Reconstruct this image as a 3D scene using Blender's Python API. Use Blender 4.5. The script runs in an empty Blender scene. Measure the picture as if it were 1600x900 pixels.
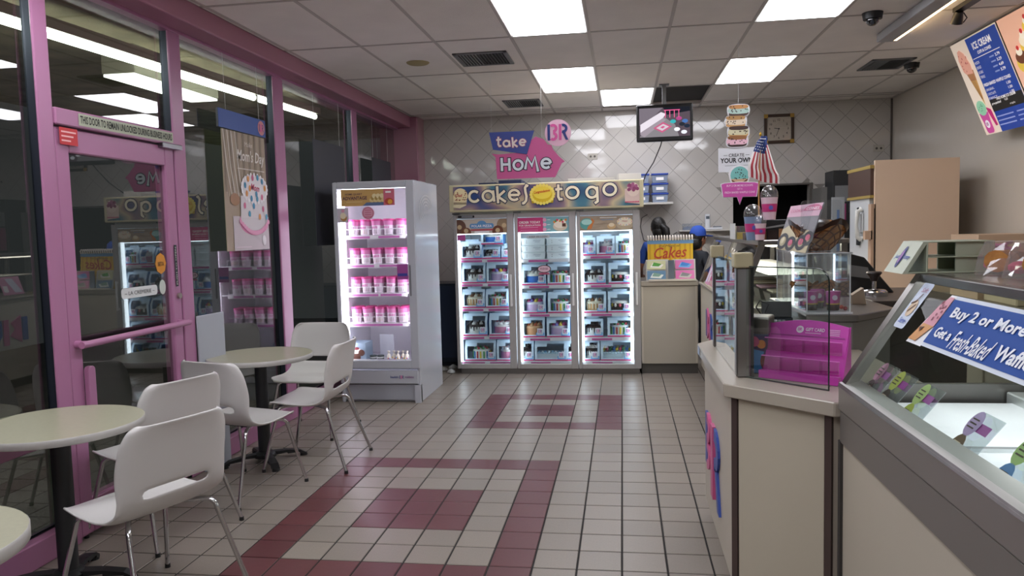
import bpy, bmesh, math, random
from mathutils import Vector, Matrix
random.seed(7)
S = bpy.context.scene
COL = S.collection
PI = math.pi

# ---------------------------------------------------------------- camera
def setup_camera():
    f, yaw, pitch, roll = 1197.664, 0.144175911, -0.0754429731, -0.025671455
    cy, sy, cp, sp = math.cos(yaw), math.sin(yaw), math.cos(pitch), math.sin(pitch)
    w = Vector((-sy*cp, cy*cp, sp)); rt = Vector((cy, sy, 0)); up = rt.cross(w)
    r = rt*math.cos(roll) + up*math.sin(roll); u = up*math.cos(roll) - rt*math.sin(roll)
    cd = bpy.data.cameras.new('camera'); cd.sensor_width = 36; cd.lens = 36*f/1600
    cd.clip_start = .05; cd.clip_end = 100
    c = bpy.data.objects.new('camera', cd); COL.objects.link(c)
    c.matrix_world = Matrix(((r.x, u.x, -w.x, .0225), (r.y, u.y, -w.y, -5.843), (r.z, u.z, -w.z, 1.549), (0, 0, 0, 1)))
    S.camera = c
setup_camera()
# ---------------------------------------------------------------- world, exposure
W = bpy.data.worlds.new('night'); S.world = W; W.use_nodes = True
W.node_tree.nodes['Background'].inputs[0].default_value = (.04, .042, .045, 1)
W.node_tree.nodes['Background'].inputs[1].default_value = .5
S.view_settings.view_transform = 'Standard'; S.view_settings.look = 'None'
S.view_settings.gamma = 1; S.view_settings.use_curve_mapping = False
S.view_settings.exposure = 1.08
S.cycles.transparent_max_bounces = 24; S.cycles.max_bounces = 10
S.cycles.sample_clamp_indirect = 6
PANEL_STRENGTH = 5.6      # ceiling light diffusers
TUBE_STRENGTH = 16.0
LED_STRENGTH = 4.2

# ---------------------------------------------------------------- materials
def lin(h):
    if isinstance(h, str):
        h = h.lstrip('#'); c = [int(h[i:i+2], 16)/255 for i in (0, 2, 4)]
    else: c = h
    return tuple(x/12.92 if x <= .04045 else ((x+.055)/1.055)**2.4 for x in c)
_M = {}
def mat(h, rough=.5, metal=0, bump=0, bscale=60, spec=.5, emit=0, mottle=0, mscale=20, coat=0):
    key = (h, rough, metal, bump, bscale, spec, emit, mottle, mscale, coat)
    if key in _M: return _M[key]
    m = bpy.data.materials.new('m_%s' % h); m.use_nodes = True
    nt = m.node_tree; b = nt.nodes['Principled BSDF']; c = lin(h)
    b.inputs['Base Color'].default_value = (*c, 1); b.inputs['Roughness'].default_value = rough
    b.inputs['Metallic'].default_value = metal; b.inputs['Specular IOR Level'].default_value = spec
    if coat: b.inputs['Coat Weight'].default_value = coat; b.inputs['Coat Roughness'].default_value = .05
    if emit: b.inputs['Emission Color'].default_value = (*c, 1); b.inputs['Emission Strength'].default_value = emit
    if bump or mottle:
        tc = nt.nodes.new('ShaderNodeTexCoord')
    if bump:
        n = nt.nodes.new('ShaderNodeTexNoise'); n.inputs['Scale'].default_value = bscale
        nt.links.new(tc.outputs['Object'], n.inputs['Vector'])
        bp = nt.nodes.new('ShaderNodeBump'); bp.inputs['Strength'].default_value = bump; bp.inputs['Distance'].default_value = .01
        nt.links.new(n.outputs[0], bp.inputs['Height']); nt.links.new(bp.outputs[0], b.inputs['Normal'])
    if mottle:
        n = nt.nodes.new('ShaderNodeTexNoise'); n.inputs['Scale'].default_value = mscale; n.inputs['Detail'].default_value = 5
        nt.links.new(tc.outputs['Object'], n.inputs['Vector'])
        r = nt.nodes.new('ShaderNodeValToRGB'); r.color_ramp.elements[0].position = .3; r.color_ramp.elements[1].position = .7
        r.color_ramp.elements[0].color = (*[x*(1-mottle) for x in c], 1); r.color_ramp.elements[1].color = (*[min(1, x*(1+mottle)) for x in c], 1)
        nt.links.new(n.outputs[0], r.inputs[0]); nt.links.new(r.outputs[0], b.inputs['Base Color'])
    _M[key] = m; return m
def emis(h, s):
    key = ('E', h, s)
    if key in _M: return _M[key]
    m = bpy.data.materials.new('light_%s' % h); m.use_nodes = True; nt = m.node_tree
    nt.nodes.remove(nt.nodes['Principled BSDF']); e = nt.nodes.new('ShaderNodeEmission')
    e.inputs[0].default_value = (*lin(h), 1); e.inputs[1].default_value = s
    nt.links.new(e.outputs[0], nt.nodes['Material Output'].inputs[0]); _M[key] = m; return m
def glass(h='#ffffff', boost=1.5, base=0.0, name='pane', haze=0):
    key = ('G', h, boost, base, haze)
    if key in _M: return _M[key]
    m = bpy.data.materials.new('glass_' + name); m.use_nodes = True; nt = m.node_tree; N = nt.nodes; L = nt.links
    N.remove(N['Principled BSDF'])
    t = N.new('ShaderNodeBsdfTransparent'); t.inputs[0].default_value = (*lin(h), 1)
    g = N.new('ShaderNodeBsdfGlossy'); g.inputs['Roughness'].default_value = .01; g.inputs[0].default_value = (1, 1, 1, 1)
    fr = N.new('ShaderNodeFresnel'); fr.inputs[0].default_value = 1.5
    ge = N.new('ShaderNodeNewGeometry'); inv = N.new('ShaderNodeMath'); inv.operation = 'SUBTRACT'; inv.inputs[0].default_value = 1
    L.new(ge.outputs['Backfacing'], inv.inputs[1])
    mu = N.new('ShaderNodeMath'); mu.operation = 'MULTIPLY_ADD'; mu.inputs[1].default_value = boost; mu.inputs[2].default_value = base
    L.new(fr.outputs[0], mu.inputs[0])
    m2 = N.new('ShaderNodeMath'); m2.operation = 'MULTIPLY'; m2.use_clamp = True; L.new(mu.outputs[0], m2.inputs[0]); L.new(inv.outputs[0], m2.inputs[1])
    mx = N.new('ShaderNodeMixShader'); L.new(m2.outputs[0], mx.inputs[0]); L.new(t.outputs[0], mx.inputs[1]); L.new(g.outputs[0], mx.inputs[2])
    out = mx
    if haze:
        d = N.new('ShaderNodeBsdfDiffuse'); d.inputs[0].default_value = (.8, .8, .8, 1)
        m3 = N.new('ShaderNodeMixShader'); m3.inputs[0].default_value = haze; L.new(mx.outputs[0], m3.inputs[1]); L.new(d.outputs[0], m3.inputs[2]); out = m3
    L.new(out.outputs[0], N['Material Output'].inputs[0]); _M[key] = m; return m
def brushed(h='#8d8a87', rough=.32):
    key = ('B', h, rough)
    if key in _M: return _M[key]
    m = mat(h, rough, 1).copy(); nt = m.node_tree; b = nt.nodes['Principled BSDF']
    tc = nt.nodes.new('ShaderNodeTexCoord'); mp = nt.nodes.new('ShaderNodeMapping'); mp.inputs['Scale'].default_value = (60, 2, 160)
    n = nt.nodes.new('ShaderNodeTexNoise'); n.inputs['Scale'].default_value = 4; n.inputs['Detail'].default_value = 4
    nt.links.new(tc.outputs['Object'], mp.inputs[0]); nt.links.new(mp.outputs[0], n.inputs['Vector'])
    r = nt.nodes.new('ShaderNodeMapRange'); r.inputs['To Min'].default_value = rough*.9; r.inputs['To Max'].default_value = rough*1.15
    nt.links.new(n.outputs[0], r.inputs[0]); nt.links.new(r.outputs[0], b.inputs['Roughness'])
    _M[key] = m; return m
def ramp_noise(name, stops, scale, rough=.3, detail=3, stretch=(1, 1, 1), coat=0):
    m = bpy.data.materials.new(name); m.use_nodes = True; nt = m.node_tree; b = nt.nodes['Principled BSDF']
    tc = nt.nodes.new('ShaderNodeTexCoord'); mp = nt.nodes.new('ShaderNodeMapping'); mp.inputs['Scale'].default_value = stretch
    n = nt.nodes.new('ShaderNodeTexNoise'); n.inputs['Scale'].default_value = scale; n.inputs['Detail'].default_value = detail
    r = nt.nodes.new('ShaderNodeValToRGB')
    while len(r.color_ramp.elements) < len(stops): r.color_ramp.elements.new(.5)
    for e, (p, c) in zip(r.color_ramp.elements, stops): e.position = p; e.color = (*lin(c), 1)
    nt.links.new(tc.outputs['Object'], mp.inputs[0]); nt.links.new(mp.outputs[0], n.inputs['Vector'])
    nt.links.new(n.outputs[0], r.inputs[0]); nt.links.new(r.outputs[0], b.inputs['Base Color'])
    b.inputs['Roughness'].default_value = rough
    if coat: b.inputs['Coat Weight'].default_value = coat
    return m

# ---------------------------------------------------------------- mesh builder
class MB:
    def __init__(s): s.v = []; s.f = []; s.fm = []; s.ms = []; s.k = 0
    def use(s, m):
        if m not in s.ms: s.ms.append(m)
        s.k = s.ms.index(m); return s
    def add(s, vs, fs):
        n = len(s.v); s.v += [Vector(p) for p in vs]
        for f in fs: s.f.append([n+i for i in f]); s.fm.append(s.k)
        return s
    def box(s, x0, x1, y0, y1, z0, z1):
        return s.add([(x, y, z) for x in (x0, x1) for y in (y0, y1) for z in (z0, z1)],
                     [(0, 1, 3, 2), (4, 6, 7, 5), (0, 4, 5, 1), (2, 3, 7, 6), (0, 2, 6, 4), (1, 5, 7, 3)])
    def hexa(s, bot, top):      # two quads, same winding (counter-clockwise from above)
        return s.add(list(bot)+list(top), [(3, 2, 1, 0), (4, 5, 6, 7)] + [(i, (i+1) % 4, 4+(i+1) % 4, 4+i) for i in range(4)])
    def prism(s, pts, O, U, V, N, t):   # 2-D outline extruded by t along N
        O, U, V, N = map(Vector, (O, U, V, N)); n = len(pts)
        a = sum(pts[i][0]*pts[(i+1) % n][1]-pts[(i+1) % n][0]*pts[i][1] for i in range(n))
        if (a < 0) != (U.cross(V).dot(N) < 0): pts = pts[::-1]
        P = [O+U*p[0]+V*p[1] for p in pts]
        if t == 0: return s.add(P, [list(range(n))])
        return s.add(P+[p+N*t for p in P], [list(range(n))[::-1], list(range(n, 2*n))] + [(i, (i+1) % n, n+(i+1) % n, n+i) for i in range(n)])
    def cyl(s, a, b, r, r2=None, n=12, caps=True):
        a, b = Vector(a), Vector(b); r2 = r if r2 is None else r2; d = (b-a).normalized()
        u = d.orthogonal().normalized(); w = d.cross(u); V = []
        for p, q in ((a, r), (b, r2)):
            V += [p+(u*math.cos(2*PI*i/n)+w*math.sin(2*PI*i/n))*q for i in range(n)]
        F = [(i, (i+1) % n, n+(i+1) % n, n+i) for i in range(n)]
        if caps: F += [tuple(range(n))[::-1], tuple(range(n, 2*n))]
        return s.add(V, F)
    def tube(s, pts, r, n=8):
        pts = [Vector(p) for p in pts]; V = []; u = None
        for i, p in enumerate(pts):
            d = (pts[min(i+1, len(pts)-1)]-pts[max(i-1, 0)]).normalized()
            u = d.orthogonal().normalized() if u is None else (u-d*u.dot(d)).normalized()
            w = d.cross(u); q = r[i] if isinstance(r, (list, tuple)) else r
            V += [p+(u*math.cos(2*PI*k/n)+w*math.sin(2*PI*k/n))*q for k in range(n)]
        F = [(i*n+k, i*n+(k+1) % n, (i+1)*n+(k+1) % n, (i+1)*n+k) for i in range(len(pts)-1) for k in range(n)]
        m = (len(pts)-1)*n
        return s.add(V, F+[tuple(range(n))[::-1], tuple(range(m, m+n))])
    def lathe(s, prof, c=(0, 0, 0), n=20, sx=1, sy=1, caps=True):    # prof: (radius, z) bottom to top
        c = Vector(c); V = [c+Vector((r*math.cos(2*PI*i/n)*sx, r*math.sin(2*PI*i/n)*sy, z)) for r, z in prof for i in range(n)]
        F = [(j*n+i, j*n+(i+1) % n, (j+1)*n+(i+1) % n, (j+1)*n+i) for j in range(len(prof)-1) for i in range(n)]
        if caps: F += [tuple(range(n))[::-1], tuple(range((len(prof)-1)*n, len(prof)*n))]
        return s.add(V, F)
    def ball(s, c, r, n=10, m=6):
        rx, ry, rz = r if isinstance(r, (tuple, list)) else (r, r, r)
        prof = [(math.sin(PI*j/m), -math.cos(PI*j/m)) for j in range(m+1)]; prof[0] = (.02, -1); prof[-1] = (.02, 1)
        c = Vector(c); V = [c+Vector((q*math.cos(2*PI*i/n)*rx, q*math.sin(2*PI*i/n)*ry, z*rz)) for q, z in prof for i in range(n)]
        F = [(j*n+i, j*n+(i+1) % n, (j+1)*n+(i+1) % n, (j+1)*n+i) for j in range(m) for i in range(n)]
        return s.add(V, F+[tuple(range(n))[::-1], tuple(range(m*n, m*n+n))])
    def xf(s, M, i0=0):
        for i in range(i0, len(s.v)): s.v[i] = M @ s.v[i]
        return s
    def mesh(s, name, bevel=0, smooth=None, seg=1):
        me = bpy.data.meshes.new(name); me.from_pydata([tuple(v) for v in s.v], [], s.f)
        for m in s.ms: me.materials.append(m)
        me.polygons.foreach_set('material_index', s.fm); me.update()
        if bevel:
            bm = bmesh.new(); bm.from_mesh(me); bmesh.ops.recalc_face_normals(bm, faces=bm.faces)
            ed = [e for e in bm.edges if len(e.link_faces) == 2 and e.calc_face_angle(0) > .5]
            bmesh.ops.bevel(bm, geom=ed, offset=bevel, segments=seg, affect='EDGES', profile=.5, clamp_overlap=True)
            bm.to_mesh(me); bm.free()
        if smooth is not None:
            me.shade_smooth()
            if smooth > 0: me.set_sharp_from_angle(angle=math.radians(smooth))
        return me
    def build(s, name, parent=None, bevel=0, smooth=None, label=None, world=False, seg=1, loc=None):
        if world and parent is not None:
            M = parent.matrix_basis.inverted(); p = parent.parent
            while p is not None: M = M @ p.matrix_basis.inverted(); p = p.parent
            s.xf(M)
        return link(name, s.mesh(name, bevel, smooth, seg), parent, label, loc)
def link(name, me, parent=None, label=None, loc=None):
    o = bpy.data.objects.new(name, me); COL.objects.link(o)
    if parent is not None: o.parent = parent
    if label: o['label'] = label
    if loc: o.location = loc
    return o
def tag(o, label, cat, group=None):
    o['label'] = label; o['category'] = cat
    if group: o['group'] = group
    return o
def thing(name, label, cat, loc=(0, 0, 0), rz=0, group=None):
    o = bpy.data.objects.new(name, None); COL.objects.link(o); o.location = loc; o.rotation_euler = (0, 0, rz)
    o.empty_display_size = .05
    return tag(o, label, cat, group)
def struct(o): o['kind'] = 'structure'; return o
def dup(o, loc, rz=None, label=None, group=None):
    def cp(x, par):
        c = x.copy(); COL.objects.link(c); c.parent = par
        for ch in list(x.children): cp(ch, c)
        return c
    r = cp(o, None); r.location = loc
    if rz is not None: r.rotation_euler = (0, 0, rz)
    if label: r['label'] = label
    if group: r['group'] = group
    return r
_T = {}
def text_geo(s, bold=0, shear=0, space=1.0, res=2):
    key = (s, bold, shear, space, res)
    if key not in _T:
        cu = bpy.data.curves.new('t', 'FONT'); cu.body = s; cu.size = 1; cu.offset = bold; cu.shear = shear
        cu.space_character = space; cu.resolution_u = res; cu.fill_mode = 'FRONT'
        ob = bpy.data.objects.new('t', cu); me = ob.to_mesh()
        V = [(v.co.x, v.co.y) for v in me.vertices]; F = [list(p.vertices) for p in me.polygons]
        ob.to_mesh_clear(); bpy.data.objects.remove(ob); bpy.data.curves.remove(cu)
        x0 = min(p[0] for p in V); x1 = max(p[0] for p in V); y0 = min(p[1] for p in V); y1 = max(p[1] for p in V)
        _T[key] = (V, F, x0, x1, y0, y1)
    return _T[key]
class Art:
    """flat print on a real panel: origin O, axes U (right), V (up), layers lifted along N"""
    def __init__(s, O, U, V, d=.0012, mb=None):
        s.O = Vector(O); s.U = Vector(U).normalized(); s.V = Vector(V).normalized(); s.N = s.U.cross(s.V); s.d = d; s.l = 1; s.mb = mb or MB(); s.c = 0
    def P(s, x, y): return s.O+s.U*x+s.V*y+s.N*(s.d*s.l+s.c*1.2e-5)
    def up(s, l): s.l = l; return s
    def poly(s, m, pts):
        s.mb.use(m); n = len(pts); s.c += 1
        if sum(pts[i][0]*pts[(i+1) % n][1]-pts[(i+1) % n][0]*pts[i][1] for i in range(n)) < 0: pts = pts[::-1]
        s.mb.add([s.P(*p) for p in pts], [list(range(n))]); return s
    def rect(s, m, x0, y0, x1, y1): return s.poly(m, [(x0, y0), (x1, y0), (x1, y1), (x0, y1)])
    def disc(s, m, x, y, rx, ry=None, n=20, a0=0, a1=2*PI):
        ry = ry or rx; full = a1-a0 > 6.2; k = n if full else n+1
        return s.poly(m, [(x+rx*math.cos(a0+(a1-a0)*i/n), y+ry*math.sin(a0+(a1-a0)*i/n)) for i in range(k)])
    def ring(s, m, x, y, r, w, n=24, a0=0, a1=2*PI, ky=1):
        s.mb.use(m); s.c += 1
        for i in range(n):
            a, b = a0+(a1-a0)*i/n, a0+(a1-a0)*(i+1)/n
            s.mb.add([s.P(x+q*math.cos(t), y+ky*q*math.sin(t)) for q, t in ((r-w, a), (r, a), (r, b), (r-w, b))], [(0, 1, 2, 3)])
        return s
    def line(s, m, pts, w):
        for a, b in zip(pts, pts[1:]):
            dx, dy = b[0]-a[0], b[1]-a[1]; L = math.hypot(dx, dy) or 1; nx, ny = -dy/L*w/2, dx/L*w/2
            s.poly(m, [(a[0]+nx, a[1]+ny), (a[0]-nx, a[1]-ny), (b[0]-nx, b[1]-ny), (b[0]+nx, b[1]+ny)])
        return s
    def ribbon(s, m, pts, w, cap=0):
        s.c += 1; s.mb.use(m); closed = math.dist(pts[0], pts[-1]) < 1e-6; P = pts[:-1] if closed else list(pts); n = len(P); L = []
        if cap and not closed:
            for i, j in ((0, 1), (-1, -2)):
                d = math.dist(P[i], P[j]); P[i] = (P[i][0]+(P[i][0]-P[j][0])/d*cap, P[i][1]+(P[i][1]-P[j][1])/d*cap)
        for i in range(n):
            a = P[i-1] if (i > 0 or closed) else P[i]; b = P[(i+1) % n] if (i < n-1 or closed) else P[i]; c = P[i]
            def nrm(p, q): d = math.dist(p, q) or 1; return (-(q[1]-p[1])/d, (q[0]-p[0])/d)
            n1 = nrm(a, c) if a != c else nrm(c, b); n2 = nrm(c, b) if b != c else n1
            k = (n1[0]+n2[0], n1[1]+n2[1]); q = max(.5, (k[0]**2+k[1]**2)/2); h = w/2/q
            L += [s.P(c[0]+k[0]*h, c[1]+k[1]*h), s.P(c[0]-k[0]*h, c[1]-k[1]*h)]
        s.mb.add(L, [(2*i, 2*i+1, (2*i+3) % (2*n), (2*i+2) % (2*n)) for i in range(n if closed else n-1)]); return s
    def text(s, m, t, x, y, w=None, h=None, bold=0, shear=0, rot=0, align='l', space=1.0, res=2):
        V, F, x0, x1, y0, y1 = text_geo(t, bold, shear, space, res)
        W_, H_ = x1-x0, y1-y0
        sx = w/W_ if w else h/H_; sy = h/H_ if h else sx
        ox = {'l': 0, 'c': -W_*sx/2, 'r': -W_*sx}[align]; c, q = math.cos(rot), math.sin(rot)
        s.mb.use(m); vs = []; s.c += 1
        for a, b in V:
            a, b = (a-x0)*sx+ox, (b-y0)*sy
            vs.append(s.P(x+a*c-b*q, y+a*q+b*c))
        s.mb.add(vs, F); return s
    def build(s, name, parent=None, world=False, label=None): return s.mb.build(name, parent, world=world, label=label)
def rrect(x0, y0, x1, y1, r, n=4):
    P = []
    for cx, cy, a in ((x1-r, y1-r, 0), (x0+r, y1-r, PI/2), (x0+r, y0+r, PI), (x1-r, y0+r, 1.5*PI)):
        P += [(cx+r*math.cos(a+PI/2*i/n), cy+r*math.sin(a+PI/2*i/n)) for i in range(n+1)]
    return P
X, Y, Z = Vector((1, 0, 0)), Vector((0, 1, 0)), Vector((0, 0, 1))
PINK = '#c4588e'; MAG = '#c9349a'; NAVY = '#1d2f7a'; BLUE = '#2149a8'; LBLUE = '#8fc0ea'
steel = brushed('#908d8a', .3); steel_d = brushed('#85827f', .38); chrome = mat('#c8c8ca', .12, 1)
white = mat('#ececea', .4); cream = mat('#cfc6b4', .35); black = mat('#131416', .4); pinkprint = mat('#d8559c', .5)
magp = mat(MAG, .45); navyp = mat(NAVY, .5); bluep = mat(BLUE, .45); whitep = mat('#f0efee', .5); blackp = mat('#17181c', .6)
lblue = mat('#9cc6ea', .5); goldp = mat('#e0b92a', .5); brownp = mat('#5b3524', .6); tanp = mat('#c99a62', .6)
greenp = mat('#5aa868', .6); mintp = mat('#8fd2b8', .6); redp = mat('#b52a35', .5); greyp = mat('#8b8c90', .6); lilac = mat('#d8c3e6', .5)
H = 3.0; XL = -2.75; YB = 3.95; XR = 3.22; YF = -7.6
def br_logo(A, x, y, r, disc=None, l=1, pk=None, bl=None):
    """two-letter monogram in pink and blue, on a disc when given"""
    pk = pk or pinkprint; bl = bl or navyp
    if disc: A.up(l).disc(disc, x, y, r, n=28)
    A.up(l+1); h = .5*r; w = .17*r
    A.rect(bl, x-.66*r, y-h, x-.66*r+w, y+h)
    A.ring(pk, x-.30*r, y+h*.5, h*.56, w, 10, -PI*.5, PI*.75); A.ring(pk, x-.30*r, y-h*.5, h*.56, w, 10, -PI*.75, PI*.5)
    A.rect(pk, x+.06*r, y-h, x+.06*r+w, y+h)
    A.ring(bl, x+.33*r, y+h*.45, h*.58, w, 10, -PI*.6, PI*.6)
    A.poly(bl, [(x+.28*r, y-.02*r), (x+.28*r+w, y-.02*r), (x+.66*r, y-h), (x+.66*r-w, y-h)])

def arc_(cx, cy, r, a0, a1, n=14): return [(cx+r*math.cos(math.radians(a0+(a1-a0)*i/n)), cy+r*math.sin(math.radians(a0+(a1-a0)*i/n))) for i in range(n+1)]
GLYPH = {'c': [arc_(.5, .5, .5, 45, 325)], 'a': [arc_(.5, .5, .5, 0, 360, 18), [(.96, 1.02), (1.06, -.05)]], 'k': [[(0, 1.5), (.08, -.12)], [(.85, 1.05), (.08, .5), (.95, -.02)]],
 'e': [[(.02, .5), (.98, .5)], arc_(.5, .5, .5, 0, 315)], 's': [[(1, 1.3), (.72, 1.38), (.5, 1.15), (.55, .8), (.7, .4), (.62, .0), (.3, -.22), (0, -.25)]],
 't': [[(.38, 1.5), (.34, .3), (.5, .02), (.85, .05)], [(0, 1.0), (.85, 1.06)]], 'o': [arc_(.5, .5, .5, 0, 360, 18)], 'g': [arc_(.5, .5, .5, 0, 360, 18), [(.98, 1.0), (1.02, -.35), (.75, -.55)]],
 'H': [[(0, 1.15), (.02, -.1)], [(.85, 1.1), (.88, -.1)], [(0, .52), (.88, .52)]], 'M': [[(0, 0), (.18, 1.0), (.5, .3), (.75, 1.1), (.95, -.25), (1.1, .5), (1.28, -.1)][:5] + [(1.15, .0)][:0]]}
def glyph(par, O, ch, x, y, w, h, t, ink, fill, world=True, name='letter', t2=.009):
    """monoline letter: dark outline ribbon under a pale one"""
    A = Art(O, X, Z, .0016)
    for l, m, tt in ((1, ink, t+t2*2), (3, fill, t)):
        for P in GLYPH[ch]:
            Q = [(x+a*w, y+b*h) for a, b in P]
            if math.dist(P[0], P[-1]) < .02: Q[-1] = Q[0]
            A.up(l).ribbon(m, Q, tt, t2 if l == 1 else 0); A.c += 8
    return A.build(name, par, world=world)
# ================================================================ STRUCTURE
def floor_mat(h, rough):
    m = mat(h, rough, bump=.04, bscale=25).copy(); nt = m.node_tree; b = nt.nodes['Principled BSDF']; c = lin(h)
    tc = nt.nodes.new('ShaderNodeTexCoord'); oi = nt.nodes.new('ShaderNodeObjectInfo')
    n = nt.nodes.new('ShaderNodeTexNoise'); n.inputs['Scale'].default_value = 130; n.inputs['Detail'].default_value = 4
    nt.links.new(tc.outputs['Object'], n.inputs['Vector'])
    a = nt.nodes.new('ShaderNodeMath'); a.operation = 'MULTIPLY_ADD'; a.inputs[1].default_value = .35; nt.links.new(oi.outputs['Random'], a.inputs[0])
    s2 = nt.nodes.new('ShaderNodeMath'); s2.operation = 'MULTIPLY'; s2.inputs[1].default_value = .65; nt.links.new(n.outputs[0], s2.inputs[0]); nt.links.new(s2.outputs[0], a.inputs[2])
    r = nt.nodes.new('ShaderNodeValToRGB'); r.color_ramp.elements[0].position = .2; r.color_ramp.elements[1].position = .8
    r.color_ramp.elements[0].color = (*[x*.84 for x in c], 1); r.color_ramp.elements[1].color = (*[x*1.12 for x in c], 1)
    nt.links.new(a.outputs[0], r.inputs[0]); nt.links.new(r.outputs[0], b.inputs['Base Color'])
    return m
t_beige = floor_mat('#887f75', .36); t_red = floor_mat('#5f3335', .36)
grout = mat('#1d1b1a', .85)
T = .2045
slab = MB().use(grout).box(XL-.02, XR, YF, YB, -.08, -.003).build('floor'); struct(slab)
def tile_mesh(m, nm):
    g = .0036; b = .0025
    mb = MB().use(m); mb.hexa([(g, g, -.004), (T-g, g, -.004), (T-g, T-g, -.004), (g, T-g, -.004)],
        [(g+b, g+b, 0), (T-g-b, g+b, 0), (T-g-b, T-g-b, 0), (g+b, T-g-b, 0)]); return mb.mesh(nm)
tb, tr = tile_mesh(t_beige, 'floor_tile'), tile_mesh(t_red, 'floor_tile')
def is_red(i, j):          # tile with corners (i,j)-(i+1,j+1)
    if -6 <= i <= -1 and 0 <= j <= 5:
        a, b = i+6, j; ring = a in (0, 5) or b in (0, 5)
        return ring or (a in (2, 3) and b in (2, 3))
    if -9 <= i <= -3 and -13 <= j <= -5:
        a, b = i+9, j+13; ring = a in (0, 6) or b in (0, 8)
        return ring or (2 <= a <= 4 and 3 <= b <= 5)
    return False
cells = []
for i in range(-14, 16):
    for j in range(-38, 20):
        x, y = i*T, j*T
        if x < XL-.15 or y < YF or x+T > XR+.1 or y+T > YB+.1: continue
        vis = (-14 <= i <= 3 and -17 <= j <= 10) and not (i > 1 and j < -8) and (x > -2.85) and y < 2.3 and (y > -4.0)
        if i < -9 and j < -14: vis = False
        if j < -13 and i < -12: vis = False
        cells.append((0 if vis else 1, (x+.8)**2+(y+5.8)**2, i, j))
cells.sort(); rest = MB()
for n, (v, d, i, j) in enumerate(cells):
    if n < 298 and v == 0: link('floor_tile', tr if is_red(i, j) else tb, slab, loc=(i*T, j*T, 0))
    else:
        rest.use(t_red if is_red(i, j) else t_beige); g, b, x, y = .0028, .0025, i*T, j*T
        rest.hexa([(x+g, y+g, -.004), (x+T-g, y+g, -.004), (x+T-g, y+T-g, -.004), (x+g, y+T-g, -.004)],
                  [(x+g+b, y+g+b, 0), (x+T-g-b, y+g+b, 0), (x+T-g-b, y+T-g-b, 0), (x+g+b, y+T-g-b, 0)])
rest.build('distant_tiles', slab)['kind'] = 'stuff'

# ---- ceiling
c_pan = mat('#e9e4de', .85, bump=.25, bscale=160, mottle=.04, mscale=3); c_grid = mat('#b8b2ac', .5)
ceil = MB().use(mat('#55504c', .9)).box(XL-.2, XR+.1, YF, YB+.1, H+.05, H+.12).build('ceiling'); struct(ceil)
gx = [-.2+.588*k for k in range(-5, 7)]; gy = [0+1.22*k for k in range(-7, 4)]
lights = {(-1, 0-1), (-1, 1), (0, 2), (2, 1), (2, -1), (-1, -3), (-4, -3), (-4, -5), (-1, -5), (2, -6)}
vents = {(-2, 0), (-2, 2), (4, 1)}
grid = MB().use(c_grid)
for x in gx:
    if XL < x < XR: grid.box(x-.012, x+.012, YF, YB, H-.004, H+.02)
for y in gy:
    if YF < y < YB: grid.box(XL, XR, y-.012, y+.012, H-.0045, H+.0195)
grid.box(XL, XR, YB-.02, YB, H-.006, H+.018); grid.box(XR-.02, XR, YF, YB, H-.007, H+.017); grid.box(XL+.2, XR, 3.53, 3.55, H-.0055, H+.017)
grid.build('ceiling_grid', ceil)
pm = MB().use(c_pan); x0, x1, y0, y1 = .010, .578, .010, 1.21
pm.box(x0, x1, y0, y1, 0, .012); pmesh = pm.mesh('ceiling_panel')
bounds_x = [XL] + [x for x in gx if XL < x < XR] + [XR]
kx0 = [k for k in range(-5, 7)]
for k in range(-5, 6):
    for l in range(-7, 4):
        x, y = -.2+.588*k, 1.22*l
        xa, xb, ya, yb = max(x, XL), min(x+.588, XR), max(y, YF), min(y+1.22, YB)
        if xb-xa < .05 or yb-ya < .05: continue
        if (k, l) in lights or (k == 1 and l == 2): continue
        if (k, l) in vents:
            pass
        if xb-xa > .58 and yb-ya > 1.21: link('ceiling_panel', pmesh, ceil, loc=(x, y, H))
        else: MB().use(c_pan).box(xa+.01, xb-.01, ya+.01, yb-.01, H, H+.012).build('ceiling_panel', ceil)
# ceiling lights
l_em = emis('#f7f7ff', PANEL_STRENGTH)
names = {(-1, -1): 'ceiling light nearest the window wall at the top edge of the picture', (-1, 1): 'ceiling light above the middle door of the cake freezer, second back in its row',
         (0, 2): 'smallest ceiling light, just left of the hanging television', (2, 1): 'ceiling light above the stacked ice cream sandwich sign', (2, -1): 'bright ceiling light right of centre at the top edge, left of the round camera'}
for (k, l) in sorted(lights):
    x, y = -.2+.588*k, 1.22*l; yb = y+1.22 if l != 2 else 3.53
    t = thing('ceiling_light', names.get((k, l)) or 'lit ceiling panel overhead, seen mirrored in the window, %s column, %s row' % ({-4: 'left', -1: 'middle', 2: 'right'}.get(k), {-3: 'farther', -5: 'nearer', -6: 'nearest'}.get(l)), 'ceiling light', (x, y, H), group='square fluorescent ceiling panels')
    MB().use(white).box(.008, .58, .008, yb-y-.008, .001, .05).build('housing', t)
    MB().use(l_em).box(.026, .562, .026, yb-y-.026, -.006, -.001).build('diffuser', t)
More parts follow.
